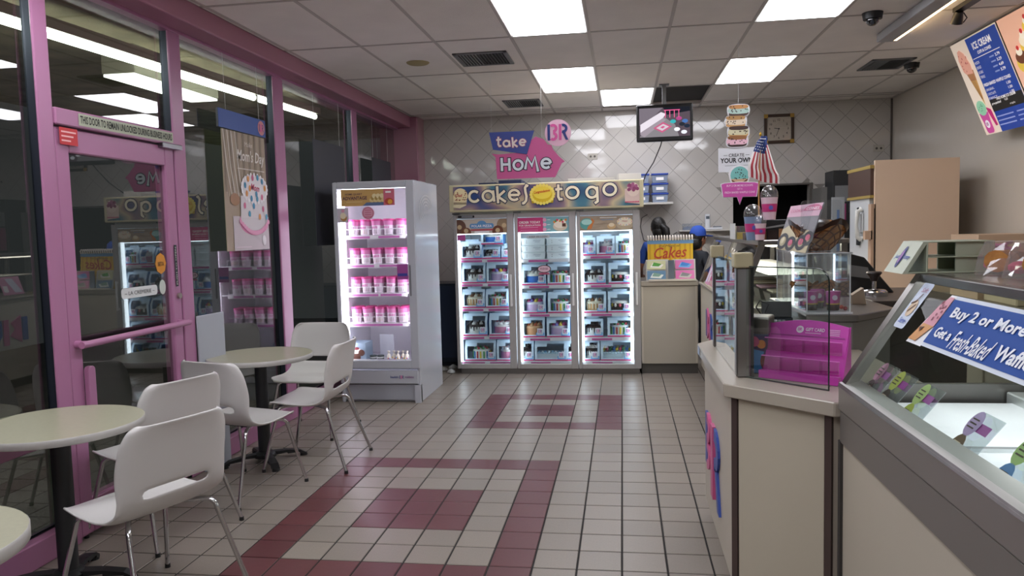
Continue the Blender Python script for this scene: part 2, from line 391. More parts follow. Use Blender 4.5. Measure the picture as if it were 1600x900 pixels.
# vents
blk = mat('#3c3e40', .5, .3)
def vent(x0, x1, y0, y1, label, slatx=True):
    t = thing('ceiling_vent', label, 'vent', ((x0+x1)/2, (y0+y1)/2, H))
    f = MB().use(mat('#75777a', .45, .5)); a, b = (x1-x0)/2, (y1-y0)/2
    for q in ((-a, a, -b, -b+.035), (-a, a, b-.035, b), (-a, -a+.035, -b, b), (a-.035, a, -b, b)): f.box(*q, -.012, 0)
    f.build('frame', t, bevel=.003); MB().use(mat('#0c0d0e', .8)).box(-a+.02, a-.02, -b+.02, b-.02, -.003, -.0005).build('duct_opening', t)
    n = 14
    for i in range(n):
        xx = -a+.04+(2*a-.08)*(i+.5)/n
        MB().use(mat('#8d9093', .4, .5) if i < 6 else blk).box(xx-.002, xx+.006, -b+.03, b-.03, -.011, -.003).build('slat', t)
vent(-1.335, -.885, .42, .90, 'dark ceiling vent grille left of the ceiling lights, nearest the camera')
vent(-1.29, -.87, 2.78, 3.27, 'small ceiling vent at the back, above the take home sign')
vent(2.28, 2.66, 1.6, 2.08, 'dark ceiling vent at the right, beside the menu boards')
# missing-panel recess next to tv
rc = MB().use(mat('#2a2826', .9)); rc.box(.39, .975, 2.45, 3.53, H+.02, H+.045); rc.build('open_ceiling_bay', ceil, label='dark recessed bay beside the television pole')
# ceiling speaker
t = tag(MB().use(mat('#a99d73', .7)).lathe([(.085, -.012), (.095, -.006), (.1, 0)], (-1.69, .68, H)).build('ceiling_speaker', smooth=40), 'small round tan disc on a ceiling panel near the pink beam', 'speaker')
def dome(x, y, label):
    t = thing('dome_camera', label, 'security camera', (x, y, H))
    MB().use(black).lathe([(.062, -.045), (.066, -.02), (.07, 0)], n=20).build('housing', t, smooth=40)
    MB().use(mat('#08090c', .05, coat=1)).ball((0, 0, -.05), (.045, .045, .04), 16, 8).build('lens_dome', t, smooth=0)
    MB().use(mat('#30343a', .3)).cyl((-.01, -.03, -.065), (-.014, -.044, -.08), .013).build('lens', t)
dome(1.78, -.04, 'black dome camera on the ceiling right of the top ceiling light')
dome(2.71, 1.88, 'black dome camera beside the right ceiling vent')

# ---- back wall with diagonal tiles
wt = mat('#c0bcb6', .06, bump=.05, bscale=9, spec=.55)
wg = mat('#88837d', .7)
bw = MB().use(wg)
PX0, PX1, PZ0, PZ1 = 1.38, 2.28, .95, 2.01      # service opening
for q in ((XL-.2, PX0, 0, H+.1), (PX1, XR+.15, 0, H+.1), (PX0, PX1, 0, PZ0), (PX0, PX1, PZ1, H+.1)): bw.box(q[0], q[1], YB, YB+.12, q[2], q[3])
bwall = struct(bw.build('wall_back'))
def clip(P, ax, v, keep_less):
    o = []
    for i in range(len(P)):
        a, b = P[i], P[(i+1) % len(P)]; ia = (a[ax] <= v) == keep_less or a[ax] == v; ib = (b[ax] <= v) == keep_less or b[ax] == v
        if ia: o.append(a)
        if ia != ib and a[ax] != b[ax]:
            t = (v-a[ax])/(b[ax]-a[ax]); o.append((a[0]+(b[0]-a[0])*t, a[1]+(b[1]-a[1])*t))
    return o
def wall_tile(P, mb): mb.use(wt).prism(P, (0, YB, 0), X, Z, -Y, .0032)
d = .29; cnt = 0; low = MB(); D = d/2-.0022
full = MB().use(wt).prism([(D, 0), (0, D), (-D, 0), (0, -D)], (0, 0, 0), X, Z, -Y, .0032).mesh('wall_tile', bevel=.0012)
for i in range(-20, 24):
    for j in range(0, 24):
        if (i+j) % 2: continue
        cx, cz = .08+i*d/2, j*d/2+.06
        P = [(cx+D, cz), (cx, cz+D), (cx-D, cz), (cx, cz-D)]
        Q = clip(clip(clip(clip(P, 0, -2.5, False), 0, XR, True), 1, H, True), 1, 0, False)
        if len(Q) < 3: continue
        xs = [p[0] for p in Q]; zs = [p[1] for p in Q]
        if max(xs)-min(xs) < .02 or max(zs)-min(zs) < .02: continue
        if PX0 < max(xs) and min(xs) < PX1 and PZ0 < max(zs) and min(zs) < PZ1:
            if cx < (PX0+PX1)/2 and cz < PZ1 and min(xs) < PX0: Q = clip(Q, 0, PX0, True)
            elif cx > (PX0+PX1)/2 and cz < PZ1 and max(xs) > PX1: Q = clip(Q, 0, PX1, False)
            elif max(zs) > PZ1: Q = clip(Q, 1, PZ1, False)
            else: Q = clip(Q, 1, PZ0, True)
            if len(Q) < 3: continue
        vis = cz > 2.0 or (.2 < cx < 1.5 and cz > 1.15)
        if vis and cnt < 296:
            cnt += 1
            if Q == P: link('wall_tile', full, bwall, loc=(cx, YB, cz)).rotation_euler = (random.uniform(-.008, .008), 0, random.uniform(-.008, .008))
            else: m = MB(); wall_tile(Q, m); m.build('wall_tile', bwall)
        else: wall_tile(Q, low)
low.build('lower_wall_tiles', bwall)['kind'] = 'stuff'
# dark room behind the opening
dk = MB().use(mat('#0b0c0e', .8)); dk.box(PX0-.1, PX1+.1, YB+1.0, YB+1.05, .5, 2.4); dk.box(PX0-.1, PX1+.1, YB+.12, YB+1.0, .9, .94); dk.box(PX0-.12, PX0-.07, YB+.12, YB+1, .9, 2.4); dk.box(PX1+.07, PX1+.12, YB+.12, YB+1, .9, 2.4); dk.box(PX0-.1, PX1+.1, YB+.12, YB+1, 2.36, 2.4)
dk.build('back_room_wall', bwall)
tf = MB().use(mat('#57544f', .5))
tf.box(PX1, PX1+.04, YB-.012, YB-.002, PZ0, PZ1+.02); tf.box(PX0-.02, PX1, YB-.012, YB-.002, PZ1, PZ1+.02); tf.build('opening_trim', bwall)

# ---- right wall, front wall behind the viewer
rw_m = mat('#c6beb2', .12, bump=.16, bscale=7, spec=.5)
rw = struct(MB().use(rw_m).box(XR, XR+.12, YF, YB, 0, H+.1).build('wall_right'))
fw = struct(MB().use(mat('#a89d95', .6)).box(XL-.2, XR+.1, YF-.12, YF, 0, H+.1).build('wall_front'))
MB().use(mat('#5c5652', .5)).box(XR-.02, XR-.001, YB-.02, YB-.001, 0, H-.01).build('corner_bead', rw)

# ---- storefront (left wall)
pk = mat('#ab7396', .32, bump=.05, bscale=15); pk2 = mat('#a56f84', .35); dkm = mat('#3a3f4b', .35, .6)
lw = MB().use(mat('#b08a90', .45)); lw.box(-3.0, -2.5, 3.66, YB+.0, 0, H+.1); lw.box(-3.0, XL+.0, YF, -6.6, 0, H+.1)
lwall = struct(lw.build('wall_left'))
MB().use(pk2).box(-2.9, -2.5, 3.6, 3.66, 0, H-.01).build('end_post', lwall, bevel=.005)
hd = MB().use(pk2); hd.box(-2.98, -2.58, -6.6, 3.6, 2.86, H-.001); hd.build('header_beam', lwall, bevel=.012, seg=2)
MB().use(pk).box(-2.86, -2.74, -6.6, 3.6, 2.84, 2.86).build('header_trim', lwall)
mull = [(-6.6, -6.5), (-4.55, -4.43), (-2.46, -2.36), (-1.33, -1.2), (.12, .30), (1.95, 2.1)]
for a, b in mull:
    MB().use(pk).box(-2.765, XL, a, b, 0, 2.85).build('mullion', lwall, bevel=.008, seg=2)
    MB().use(dkm).box(-2.815, -2.765, a+.008, b-.008, 0, 2.86).build('mullion_core', lwall)
bays = [(-6.5, -4.55), (-4.43, -2.46), (-1.2, .12), (.30, 1.95), (2.1, 3.6)]
wg_ = glass('#d6dad6', 1.5, .02, 'storefront')
for n, (a, b) in enumerate(bays):
    g = struct(MB().use(wg_).box(-2.806, -2.80, a, b, .12, 2.85).build('window_%d' % (n+1)))
    f = MB().use(pk); f.box(-2.82, XL+.006, a, b, 0, .13); f.build('base_rail', g, bevel=.006)
    MB().use(dkm).box(-2.825, -2.80, a, b, .12, .145).build('glazing_bead', g)
MB().use(pk).box(-2.83, XL+.001, -4.43, -2.46, .56, .62).build('middle_rail', lwall, bevel=.006)
# glass above the door
g = struct(MB().use(wg_).box(-2.806, -2.80, -2.36, -1.33, 2.22, 2.85).build('window_6')); MB().use(pk).box(-2.84, XL+.012, -2.36, -1.33, 2.13, 2.215).build('transom_rail', g, bevel=.006)
# door
D0, D1 = -2.355, -1.335
dr = MB().use(pk)
dr.box(-2.83, -2.755, D0, D0+.095, .02, 2.12); dr.box(-2.83, -2.755, D1-.095, D1, .02, 2.12)
dr.box(-2.83, -2.755, D0+.095, D1-.095, 2.0, 2.12); dr.box(-2.83, -2.755, D0+.095, D1-.095, .02, .2)
door = struct(dr.build('door_1', bevel=.006))
MB().use(wg_).box(-2.785, -2.779, D0+.09, D1-.09, .2, 2.0).build('door_glass', door)
MB().use(pk).cyl((-2.70, D0+.02, 1.02), (-2.70, D1-.02, 1.02), .018, n=14).build('push_bar', door, smooth=40)
bk = MB().use(pk); [bk.cyl((-2.76, y, 1.02), (-2.70, y, 1.02), .02, n=12) for y in (D0+.05, D1-.05)]; bk.build('bar_bracket', door, smooth=40)
MB().use(pk).prism(rrect(0, 0, .055, .30, .024), (-2.752, D0+.085, .6), Y, Z, X, .03).build('pull_plate', door, bevel=.006, seg=2)
MB().use(mat('#8a8a8c', .3, 1)).box(-2.76, -2.72, D1-.16, D1+.05, 2.105, 2.135).build('top_pivot', door, bevel=.004)
MB().use(mat('#9a9088', .4, .6)).cyl((-2.756, D1-.035, 1.19), (-2.74, D1-.035, 1.19), .018).build('lock_cylinder', door, label='small round door lock')
A = Art((-2.7375, -2.20, 2.143), Y, Z); A.rect(mat('#b9bfa8', .5), 0, 0, .84, .062); A.up(2).text(blackp, 'THIS DOOR TO REMAIN UNLOCKED DURING BUSINESS HOURS', .012, .012, w=.815, h=.04, bold=.02)
# prints face into the room (+x): text runs along -y seen from inside -> use -Y as right axis? inside viewer looks to -x, right is +y
A.build('door_notice', door, label='pale strip notice with black capital letters above the door')
A = Art((-2.742, -2.34, 2.035), Y, Z); A.rect(mat('#c2282f', .4), 0, 0, .13, .085); A.up(2)
for i in range(3): A.rect(mat('#f0b9b9', .5), .012, .06-i*.022, .118-.02*i, .068-i*.022)
A.build('red_sticker', door, label='small red sticker at the hinge corner of the door')
A = Art((-2.777, D1-.20, 1.34), Y, Z); A.disc(mat('#d58f2c', .45), .03, .06, .055, .065, n=8); A.up(2).text(blackp, 'BETA', .0, .045, w=.06, h=.025, bold=.01); A.up(1).disc(mat('#c9cfc6', .5), .035, -.085, .032, .045)
A.up(1).poly(mat('#d9dcda', .4), rrect(-.36, -.125, -.02, -.065, .02)); A.up(2).text(blackp, '~ LA CREMERIE ~', -.33, -.107, w=.28, h=.022)
A.build('glass_stickers', door, label='orange octagonal sticker and white strip sticker on the door glass')
A = Art((-2.752, D1-.062, 1.25), Y, Z); A.rect(mat('#20242a', .5), 0, 0, .03, .26); A.up(2).text(mat('#c8c8c0'), 'PUSH TO OPEN', .022, .012, w=.235, h=.014, rot=PI/2); A.build('vertical_sticker', door)

# ---- outside: soffit, ground, lamps
out_m = mat('#b5a98c', .85, bump=.4, bscale=60, mottle=.3, mscale=4)
o = struct(MB().use(out_m).box(-6.5, -2.99, YF, 6, 3.05, 3.15).build('trim_1')); o['label'] = 'rough brown outdoor soffit over the walkway'
o = struct(MB().use(mat('#3f3e38', .9, bump=.3, bscale=40, mottle=.3, mscale=2)).box(-9, -2.9, YF, 8, -.12, -.03).build('trim_2')); o['label'] = 'dark concrete walkway outside the windows'
tube = emis('#fbfff8', TUBE_STRENGTH)
t = thing('tube_light', 'long bare fluorescent tube lights under the soffit outside the windows', 'tube light', (-3.23, 2.17, 2.82), -.0575)
MB().use(mat('#8a857c', .6)).box(-.03, .03, -6.4, .05, .03, .10).build('channel', t)
for k in range(5):
    MB().use(tube).cyl((0, -.03-1.25*k, 0), (0, -1.21-1.25*k, 0), .026, n=10, caps=True).build('tube', t)
    MB().use(mat('#8a857c', .5)).box(-.015, .015, -.03-1.25*k+.0, .02-1.25*k, -.03, .035).build('lamp_holder', t)
t = thing('wraparound_light', 'boxy outdoor ceiling light with glowing underside beyond the window', 'outdoor light', (-3.80, .30, 2.83))
MB().use(mat('#8e8a78', .6)).box(-.14, .14, -.62, .62, 0, .222).build('housing', t, bevel=.006)
MB().use(emis('#fbfff6', 3)).box(-.13, .13, -.61, .61, -.02, -.001).build('diffuser', t)
# ================================================================ TABLES AND CHAIRS
top_m = mat('#a9a78f', .28, mottle=.04, mscale=60); edge_m = mat('#b9b7b2', .35); blkm = mat('#16181a', .5)
def table_top(t, r, z, th=.032):
    MB().use(top_m).lathe([(r-.004, z-th), (r-.003, z)], n=48).build('tabletop', t, smooth=30)
    MB().use(edge_m).lathe([(r-.006, z-th-.001), (r, z-th+.003), (r, z-.003), (r-.003, z+.0008)], n=48, caps=False).build('edge_band', t, smooth=60)
def pedestal(name, label, x, y, rz):
    t = thing('round_table', label, 'table', (x, y, 0), rz, 'round cafe tables')
    table_top(t, .35, .745)
    MB().use(blkm).lathe([(.05, .05), (.042, .08), (.042, .69), (.06, .71)], n=20).build('pedestal', t, smooth=40)
    MB().use(blkm).lathe([(.10, .703), (.10, .712)], n=24).build('mounting_plate', t)
    MB().use(blkm).lathe([(.075, .035), (.075, .055), (.05, .075)], n=16).build('hub', t, smooth=40)
    for k in range(4):
        a = k*PI/2; c, s = math.cos(a), math.sin(a)
        m = MB().use(blkm); P = [(.04, .065), (.15, .06), (.24, .045), (.28, .02)]
        for (r0, z0), (r1, z1) in zip(P, P[1:]):
            w0, w1 = .030-.02*r0, .030-.02*r1; h = .026
            def q(r, w, z): return (r*c-w*s, r*s+w*c, z)
            m.hexa([q(r0, -w0, z0-h), q(r1, -w1, z1-h*.6), q(r1, w1, z1-h*.6), q(r0, w0, z0-h)], [q(r0, -w0, z0), q(r1, -w1, z1), q(r1, w1, z1), q(r0, w0, z0)])
        lg = m.build('foot', t); MB().use(blkm).cyl((.268*c, .268*s, 0), (.268*c, .268*s, .018), .026, .022, n=12).build('glide', lg)
    return t
pedestal('t', 'round cafe table with pale top beside the pink door, black pedestal foot', -2.48, -2.80, .28)
pedestal('t', 'round cafe table between the chairs nearer the upright ice cream freezer', -2.44, -.95, .70)
t = thing('round_table', 'small round table cut off by the lower left corner of the picture, chrome legs', 'table', (-1.94, -4.12, 0), 0, 'round cafe tables')
table_top(t, .335, .745, .04)
for k in range(4):
    a = k*PI/2+.33; c, s = math.cos(a), math.sin(a)
    lg = MB().use(chrome).tube([(.10*c, .10*s, .69), (.22*c, .22*s, .69), (.245*c, .245*s, .67), (.33*c, .33*s, .012)], .011, 10).build('leg', t, smooth=60)
    MB().use(blkm).cyl((.33*c, .33*s, 0), (.33*c, .33*s, .014), .014).build('glide', lg)
MB().use(blkm).lathe([(.13, .68), (.13, .703)], n=20).build('mounting_plate', t)

shell = mat('#d0cecb', .3, coat=.25)
def make_chair(label):
    """local frame: +X is forward, seat height .45"""
    t = thing('cafe_chair', label, 'chair', group='white plastic cafe chairs')
    # one-piece shell: surface sheet u (side) x v (front edge -> up the back)
    prof = [(.235, .432, .19), (.225, .447, .205), (.18, .455, .225), (.08, .445, .238), (-.04, .437, .243), (-.12, .445, .242), (-.175, .475, .236),
            (-.205, .53, .232), (-.222, .60, .236), (-.238, .68, .236), (-.255, .76, .228), (-.272, .815, .205), (-.282, .835, .17)]
    dense = []
    for i in range(len(prof)-1):
        for q in range(2):
            f = q/2; a, b = prof[i], prof[i+1]; dense.append(tuple(a[k]+(b[k]-a[k])*f for k in range(3)))
    dense.append(prof[-1]); n = 14; V = []; F = []
    for j, (x, z, w) in enumerate(dense):
        v = j/(len(dense)-1)
        for i in range(n+1):
            u = -1+2*i/n; back = max(0, min(1, (v-.5)/.2))
            y = w*math.sin(u*PI/2*.98)/math.sin(PI/2*.98)
            e = abs(u)**3
            xx = x+back*e*.045; zz = z+(1-back)*(e*.012)+ (1-back)*(-.012)*(1-abs(u)**2)*(1 if .12 < v < .5 else 0)
            if v < .1: xx -= .02*abs(u)**2; zz -= .006*abs(u)
            V.append((xx, y*1.08, zz))
    hole = set()
    rows = len(dense)-1
    for j in range(rows):
        v = (j+.5)/rows
        for i in range(n):
            if j in (14,) and 4 <= i <= n-5: hole.add((j, i)); continue
            a = j*(n+1)+i; F.append((a, a+1, a+n+2, a+n+1))
    me = MB().use(shell).add(V, F).mesh('seat_shell')
    # thickness and roundness by modifiers, applied once
    o = bpy.data.objects.new('seat_shell', me); COL.objects.link(o)
    md = o.modifiers.new('s', 'SOLIDIFY'); md.thickness = .010; md.offset = 0
    md = o.modifiers.new('b', 'SUBSURF'); md.levels = 1; md.render_levels = 1
    bpy.context.view_layer.update(); dg = bpy.context.evaluated_depsgraph_get()
    me2 = bpy.data.meshes.new_from_object(o.evaluated_get(dg)); me2.shade_smooth(); o.modifiers.clear(); o.data = me2; o.parent = t
    # chrome legs
    for sx in (1, -1):
        for sy in (1, -1):
            top = (.02*sx-.01, .10*sy, .418)
            P = [top, (.13*sx-.005, .175*sy, .420), (.155*sx-.01, .195*sy, .415), (.170*sx-.01, .205*sy, .398), (.175*sx-.01, .208*sy, .375), ((.262 if sx > 0 else .30)*sx-.012, .262*sy, .012)]
            lg = MB().use(chrome).tube(P, .0105, 10).build('leg', t, smooth=60)
            MB().use(blkm).cyl((P[-1][0], P[-1][1], 0), (P[-1][0], P[-1][1], .02), .013, .012).build('glide', lg)
    MB().use(mat('#2a2a2c', .5)).box(-.06, .05, -.11, .11, .405, .425).build('seat_bracket', t, bevel=.004)
    return t
ch = make_chair('white cafe chair in front, its back to the camera, right of the front table')
ch.location = (-1.99, -2.93, 0); ch.rotation_euler = (0, 0, math.radians(159))
dup(ch, (-2.45, -2.14, 0), math.radians(160), 'white cafe chair behind the front chair, beside the pink door')
dup(ch, (-2.30, -1.50, 0), math.radians(72), 'white cafe chair with seat pointing right, below the rear table')
dup(ch, (-2.42, -.16, 0), math.radians(-92), 'white cafe chair facing the camera beyond the rear table')
dup(ch, (-2.09, -.92, 0), math.radians(181), 'white cafe chair seen side-on, right of the rear table')
# white board standing at the window
t = tag(MB().use(mat('#a9adb6', .4)).box(-.006, .006, -.15, .13, .0, 1.04).build('white_board', bevel=.003), 'plain white board leaning against the window behind the chairs', 'board')
t.location = (-2.70, -.98, .135); t.rotation_euler = (0, 0, -.12)
t.location = (-2.72, -1.06, .0)
# ================================================================ BOXED CAKES
led = emis('#eaf4ff', LED_STRENGTH)
film = glass('#f4f8fa', .7, .0, 'film')
carton = mat('#cfe4f6', .5); carton2 = mat('#4f8fd0', .5); price = mat('#e8e6ef', .5)
CAKES = {  # body, icing, drip, topping colours, topping kind, words
 'drip':   ('#e6e2dc', '#2b1a14', 1, ['#2b1a14', '#e9e4dc'], 'rose', 'white cake with dark chocolate drips'),
 'lilac':  ('#d9b9dd', '#efe6ee', 0, ['#d85a94', '#8f7fd0', '#e8c94a'], 'rose', 'lilac cake with pink and purple rosettes'),
 'nut':    ('#c99a62', '#efe2c8', 1, ['#f3ead6', '#8a5a34'], 'rose', 'tan cake with cream border'),
 'stripe': ('#f1eee6', '#f4f2ea', 0, ['#e8c42a', '#3fa056', '#3b7fc8', '#c8434d'], 'stripe', 'white cake with coloured stripes'),
 'pink':   ('#e58fb0', '#f3e9e6', 0, ['#f7efee', '#d5456e'], 'ring', 'pink cake with ring swirls'),
 'blue':   ('#2f6fc4', '#f2efe6', 0, ['#f2efe6', '#f6f3ea'], 'rose', 'blue cake with cream top'),
 'sheet':  ('#e2ecf2', '#bcd8ea', 0, ['#7fb2d6', '#e9f2f6'], 'flat', 'pale blue sheet cake'),
 'cookie': ('#f0ede8', '#2a1b17', 1, ['#201512', '#201512'], 'cookie', 'white cake with black cookie halves'),
 'choc':   ('#33211c', '#f0e9df', 0, ['#efe9df', '#d65a6a', '#4f86cf', '#e5c23a'], 'dot', 'dark chocolate cake with coloured dots'),
 'peach':  ('#d99a6a', '#e9b78a', 0, ['#c5633c', '#e0b184'], 'rose', 'orange-brown cake with rough icing'),
 'party':  ('#dcebf2', '#cfe6f2', 0, ['#e4c53c', '#d8506a', '#4f9a5c', '#4f86cf'], 'sticks', 'pale sheet cake with colourful toppers')}
def cake_mesh(kind):
    b, ic, dr, tops, tk, w = CAKES[kind]; r, h = .085, .085
    wide = tk in ('flat', 'sticks'); out = []
    m = MB().use(mat(b, .55, bump=.2, bscale=80))
    if wide: m.box(-.13, .13, -.07, .07, 0, .055); out.append(('cake_body', m.mesh('cake_body', bevel=.008, smooth=50, seg=2)))
    else: m.lathe([(r, 0), (r, h-.01), (r-.01, h)], n=20); out.append(('cake_body', m.mesh('cake_body', smooth=50)))
    m = MB().use(mat(ic, .4))
    if wide: m.box(-.134, .134, -.074, .074, .052, .062); [m.ball((-.13+.26*i/11, -.072, .058), .009, 6, 4) for i in range(12)]
    else:
        m.lathe([(r+.002, h-.016), (r+.002, h-.003), (r-.012, h+.004)], n=20)
        if dr:
            for i in range(18):
                a = 2*PI*i/18; L = random.uniform(.012, .05); p = (math.cos(a)*(r+.002), math.sin(a)*(r+.002))
                m.cyl((*p, h-.01), (*p, h-.014-L), .007, .005, n=6)
    out.append(('icing', m.mesh('icing', smooth=50)))
    m = MB(); Zt = .062 if wide else h+.004
    if tk == 'rose':
        for i in range(10):
            a = 2*PI*i/10; m.use(mat(tops[i % len(tops)], .5)); c = (math.cos(a)*.062, math.sin(a)*.062)
            m.lathe([(.019, 0), (.017, .010), (.010, .016), (.003, .026)], (*c, Zt), 8)
    elif tk == 'stripe':
        for i in range(16):
            a = 2*PI*i/16; m.use(mat(tops[i % len(tops)], .5)); c = (math.cos(a)*(r+.001), math.sin(a)*(r+.001))
            m.cyl((*c, .012), (*c, .074), .0085, n=6)
            if i % 2: m.ball((math.cos(a)*.06, math.sin(a)*.06, Zt+.008), .012, 6, 4)
    elif tk == 'ring':
        for i in range(7):
            a = 2*PI*i/7; m.use(mat(tops[0], .5)).lathe([(.022, 0), (.02, .014), (.006, .02)], (math.cos(a)*.058, math.sin(a)*.058, Zt), 8)
            m.use(mat(tops[1], .5)).lathe([(.012, .015), (.006, .023)], (math.cos(a)*.058, math.sin(a)*.058, Zt), 8)
    elif tk == 'cookie':
        for i in range(6):
            a = 2*PI*i/6+.3; c = Vector((math.cos(a)*.055, math.sin(a)*.055, Zt+.012)); d = Vector((math.sin(a), -math.cos(a), 0))
            m.use(mat(tops[0], .7)).cyl(c-Vector((math.cos(a), math.sin(a), 0))*.005, c+Vector((math.cos(a), math.sin(a), 0))*.005, .024, n=12)
    elif tk == 'dot':
        for i in range(12):
            a = 2*PI*i/12; m.use(mat(tops[i % len(tops)], .4)).ball((math.cos(a)*(r+.002), math.sin(a)*(r+.002), .055), (.013, .013, .016), 8, 5)
    elif tk == 'sticks':
        for i in range(9):
            x = -.11+.22*i/8; m.use(mat(tops[i % 4], .5)).ball((x, random.uniform(-.04, .04), Zt+.02), .013, 6, 4); m.cyl((x, -.03, Zt), (x+.01, -.03, Zt+.05), .003, n=5)
    else:
        for i in range(8): m.use(mat(tops[i % 2], .5)).ball((-.1+.2*i/7, -.05, Zt+.004), .01, 6, 4)
    out.append(('decoration', m.mesh('decoration', smooth=50)))
    return out
CM = {k: cake_mesh(k) for k in CAKES}
def box_meshes(w, h):
    """bakery carton, front toward -Y, origin at bottom centre of its front"""
    out = []; a = w/2; hs = h*.62; dp = .21; z1 = h; yb = .045
    m = MB().use(carton)
    wx0, wx1, wz0 = -a+.026, a-.024, .026
    # front frame around the window, following the sloping face
    def F(pts): m.add(pts, [(0, 1, 2, 3)])
    fy = lambda z: 0 if z <= hs else (z-hs)/(h-hs)*yb
    def q(x0, x1, za, zb): F([(x0, fy(za), za), (x1, fy(za), za), (x1, fy(zb), zb), (x0, fy(zb), zb)])
    wz1 = h-.028
    q(-a, a, 0, wz0); q(-a, wx0, wz0, hs); q(wx1, a, wz0, hs); q(-a, wx0, hs, wz1); q(wx1, a, hs, wz1); q(-a, a, wz1, h)
    q(wx0, wx0+(wx1-wx0)*.36, hs+.02, wz1)          # card tab hanging into the window
    m.add([(-a, yb, h), (a, yb, h), (a, yb+.03, h), (-a, yb+.03, h)], [(0, 1, 2, 3)]); m.add([(-a, dp-.05, h), (a, dp-.05, h), (a, dp-.03, h), (-a, dp-.03, h)], [(0, 1, 2, 3)])
    m.use(carton2)
    for x in (-a, a): m.add([(x, 0, 0), (x, 0, hs), (x, yb, h), (x, dp-.03, h), (x, dp, hs), (x, dp, 0)], [(0, 1, 2, 3, 4, 5)])
    m.use(mat('#d9e8f2', .6)).add([(-a, dp, 0), (a, dp, 0), (a, dp, hs*.5), (-a, dp, hs*.5)], [(0, 1, 2, 3)]).add([(-a, 0, 0.001), (a, 0, .001), (a, dp, .001), (-a, dp, .001)], [(0, 1, 2, 3)])
    m.add([(-a, dp, hs), (a, dp, hs), (a, dp-.03, h), (-a, dp-.03, h)], [(0, 1, 2, 3)])
    out.append(('carton', m.mesh('carton')))
    m = MB().use(carton); m.box(-a*.6, a*.6, yb+.03, yb+.034, h-.002, h+.022); out.append(('carry_handle', m.mesh('carry_handle')))
    m = MB().use(film); m.add([(wx0, .002, wz0), (wx1, .002, wz0), (wx1, .002, hs), (wx0, .002, hs)], [(0, 1, 2, 3)]); m.add([(wx0, .002, hs), (wx1, .002, hs), (wx1, fy(wz1)+.002, wz1), (wx0, fy(wz1)+.002, wz1)], [(0, 1, 2, 3)])
    out.append(('film_window', m.mesh('film_window')))
    A = Art((0, -.001, 0), X, Z, .0008); A.rect(mat('#c42b6b', .5), -a, .0, a, .014)
    A.rect(mat('#7fb6e6', .5), a-.095, .014, a-.005, .05); A.rect(price, a-.082, .03, a-.022, .095); A.up(2)
    br_logo(A, a-.052, .065, .032, None, 2); A.rect(greyp, a-.075, .04, a-.03, .044)
    A.up(1).rect(mat('#d8ecfa', .5), -a+.004, wz0, wx0-.004, hs)
    out.append(('price_label', A.mb.mesh('price_label')))
    return out
BXM = {}
def boxed_cake(x, y, z, w, h, kind, where, rz=0):
    key = (round(w, 3), round(h, 3))
    if key not in BXM: BXM[key] = box_meshes(w, h)
    t = thing('cake_box', 'window carton, %s' % where, 'cake box', (x, y, z), rz, 'cake boxes in the freezers')
    for n, me in BXM[key]: link(n, me, t)
    c = thing('cake', '%s, %s' % (CAKES[kind][5], where), 'cake', (x-math.sin(rz)*.1, y+math.cos(rz)*.1, z+.004), rz, 'cakes in window cartons')
    s = min(1, w/.26); s = w/.30 if CAKES[kind][4] in ('flat', 'sticks') else s
    c.scale = (s*1.12, min(s, 1)*1.05, min(1.3, (h-.02)/.135))
    for n, me in CM[kind]: link(n, me, c)
    return t

# ================================================================ THREE-DOOR CAKE FREEZER
fz = thing('cake_freezer', 'wide three-door glass freezer with cakes to go banner on top', 'freezer', (-.78, 2.22, 0))
fb = mat('#9d9b99', .4); fin = mat('#e9f0f6', .45); frame_m = mat('#a5a3a1', .35)
x0, x1 = -1.765, .205
def wb(mb, *a): return mb.box(*a)
m = MB().use(fb); m.box(x0, x0+.02, 2.28, 3.1, .06, 1.74); m.box(x1-.02, x1, 2.28, 3.1, .06, 1.74); m.box(x0, x1, 3.06, 3.1, .06, 1.74); m.box(x0, x1, 2.28, 3.1, 1.70, 1.95); m.box(x0, x1, 2.28, 3.1, .06, .10)
m.build('cabinet', fz, world=True)
m = MB().use(fin); m.box(x0+.02, x1-.02, 3.0, 3.05, .10, 1.70); m.box(x0+.021, x0+.03, 2.29, 3.0, .1, 1.7); m.box(x1-.03, x1-.021, 2.29, 3.0, .1, 1.7); m.box(x0+.02, x1-.02, 2.29, 3.0, .101, .11); m.box(x0+.02, x1-.02, 2.29, 3.0, 1.68, 1.699)
for xx in (-1.11, -.45): m.box(xx-.02, xx+.02, 2.29, 2.33, .1, 1.7)
m.build('white_liner', fz, world=True)
MB().use(steel_d).box(x0+.03, x1-.02, 2.27, 2.33, 0, .06).build('kick_plate', fz, world=True)
DO = [(-1.763, -1.114), (-1.106, -.457), (-.447, .203)]
SH = [[1.245, .985, .715, .41, .135], [1.235, .955, .65, .39, .135], [1.26, .955, .65, .39, .135]]
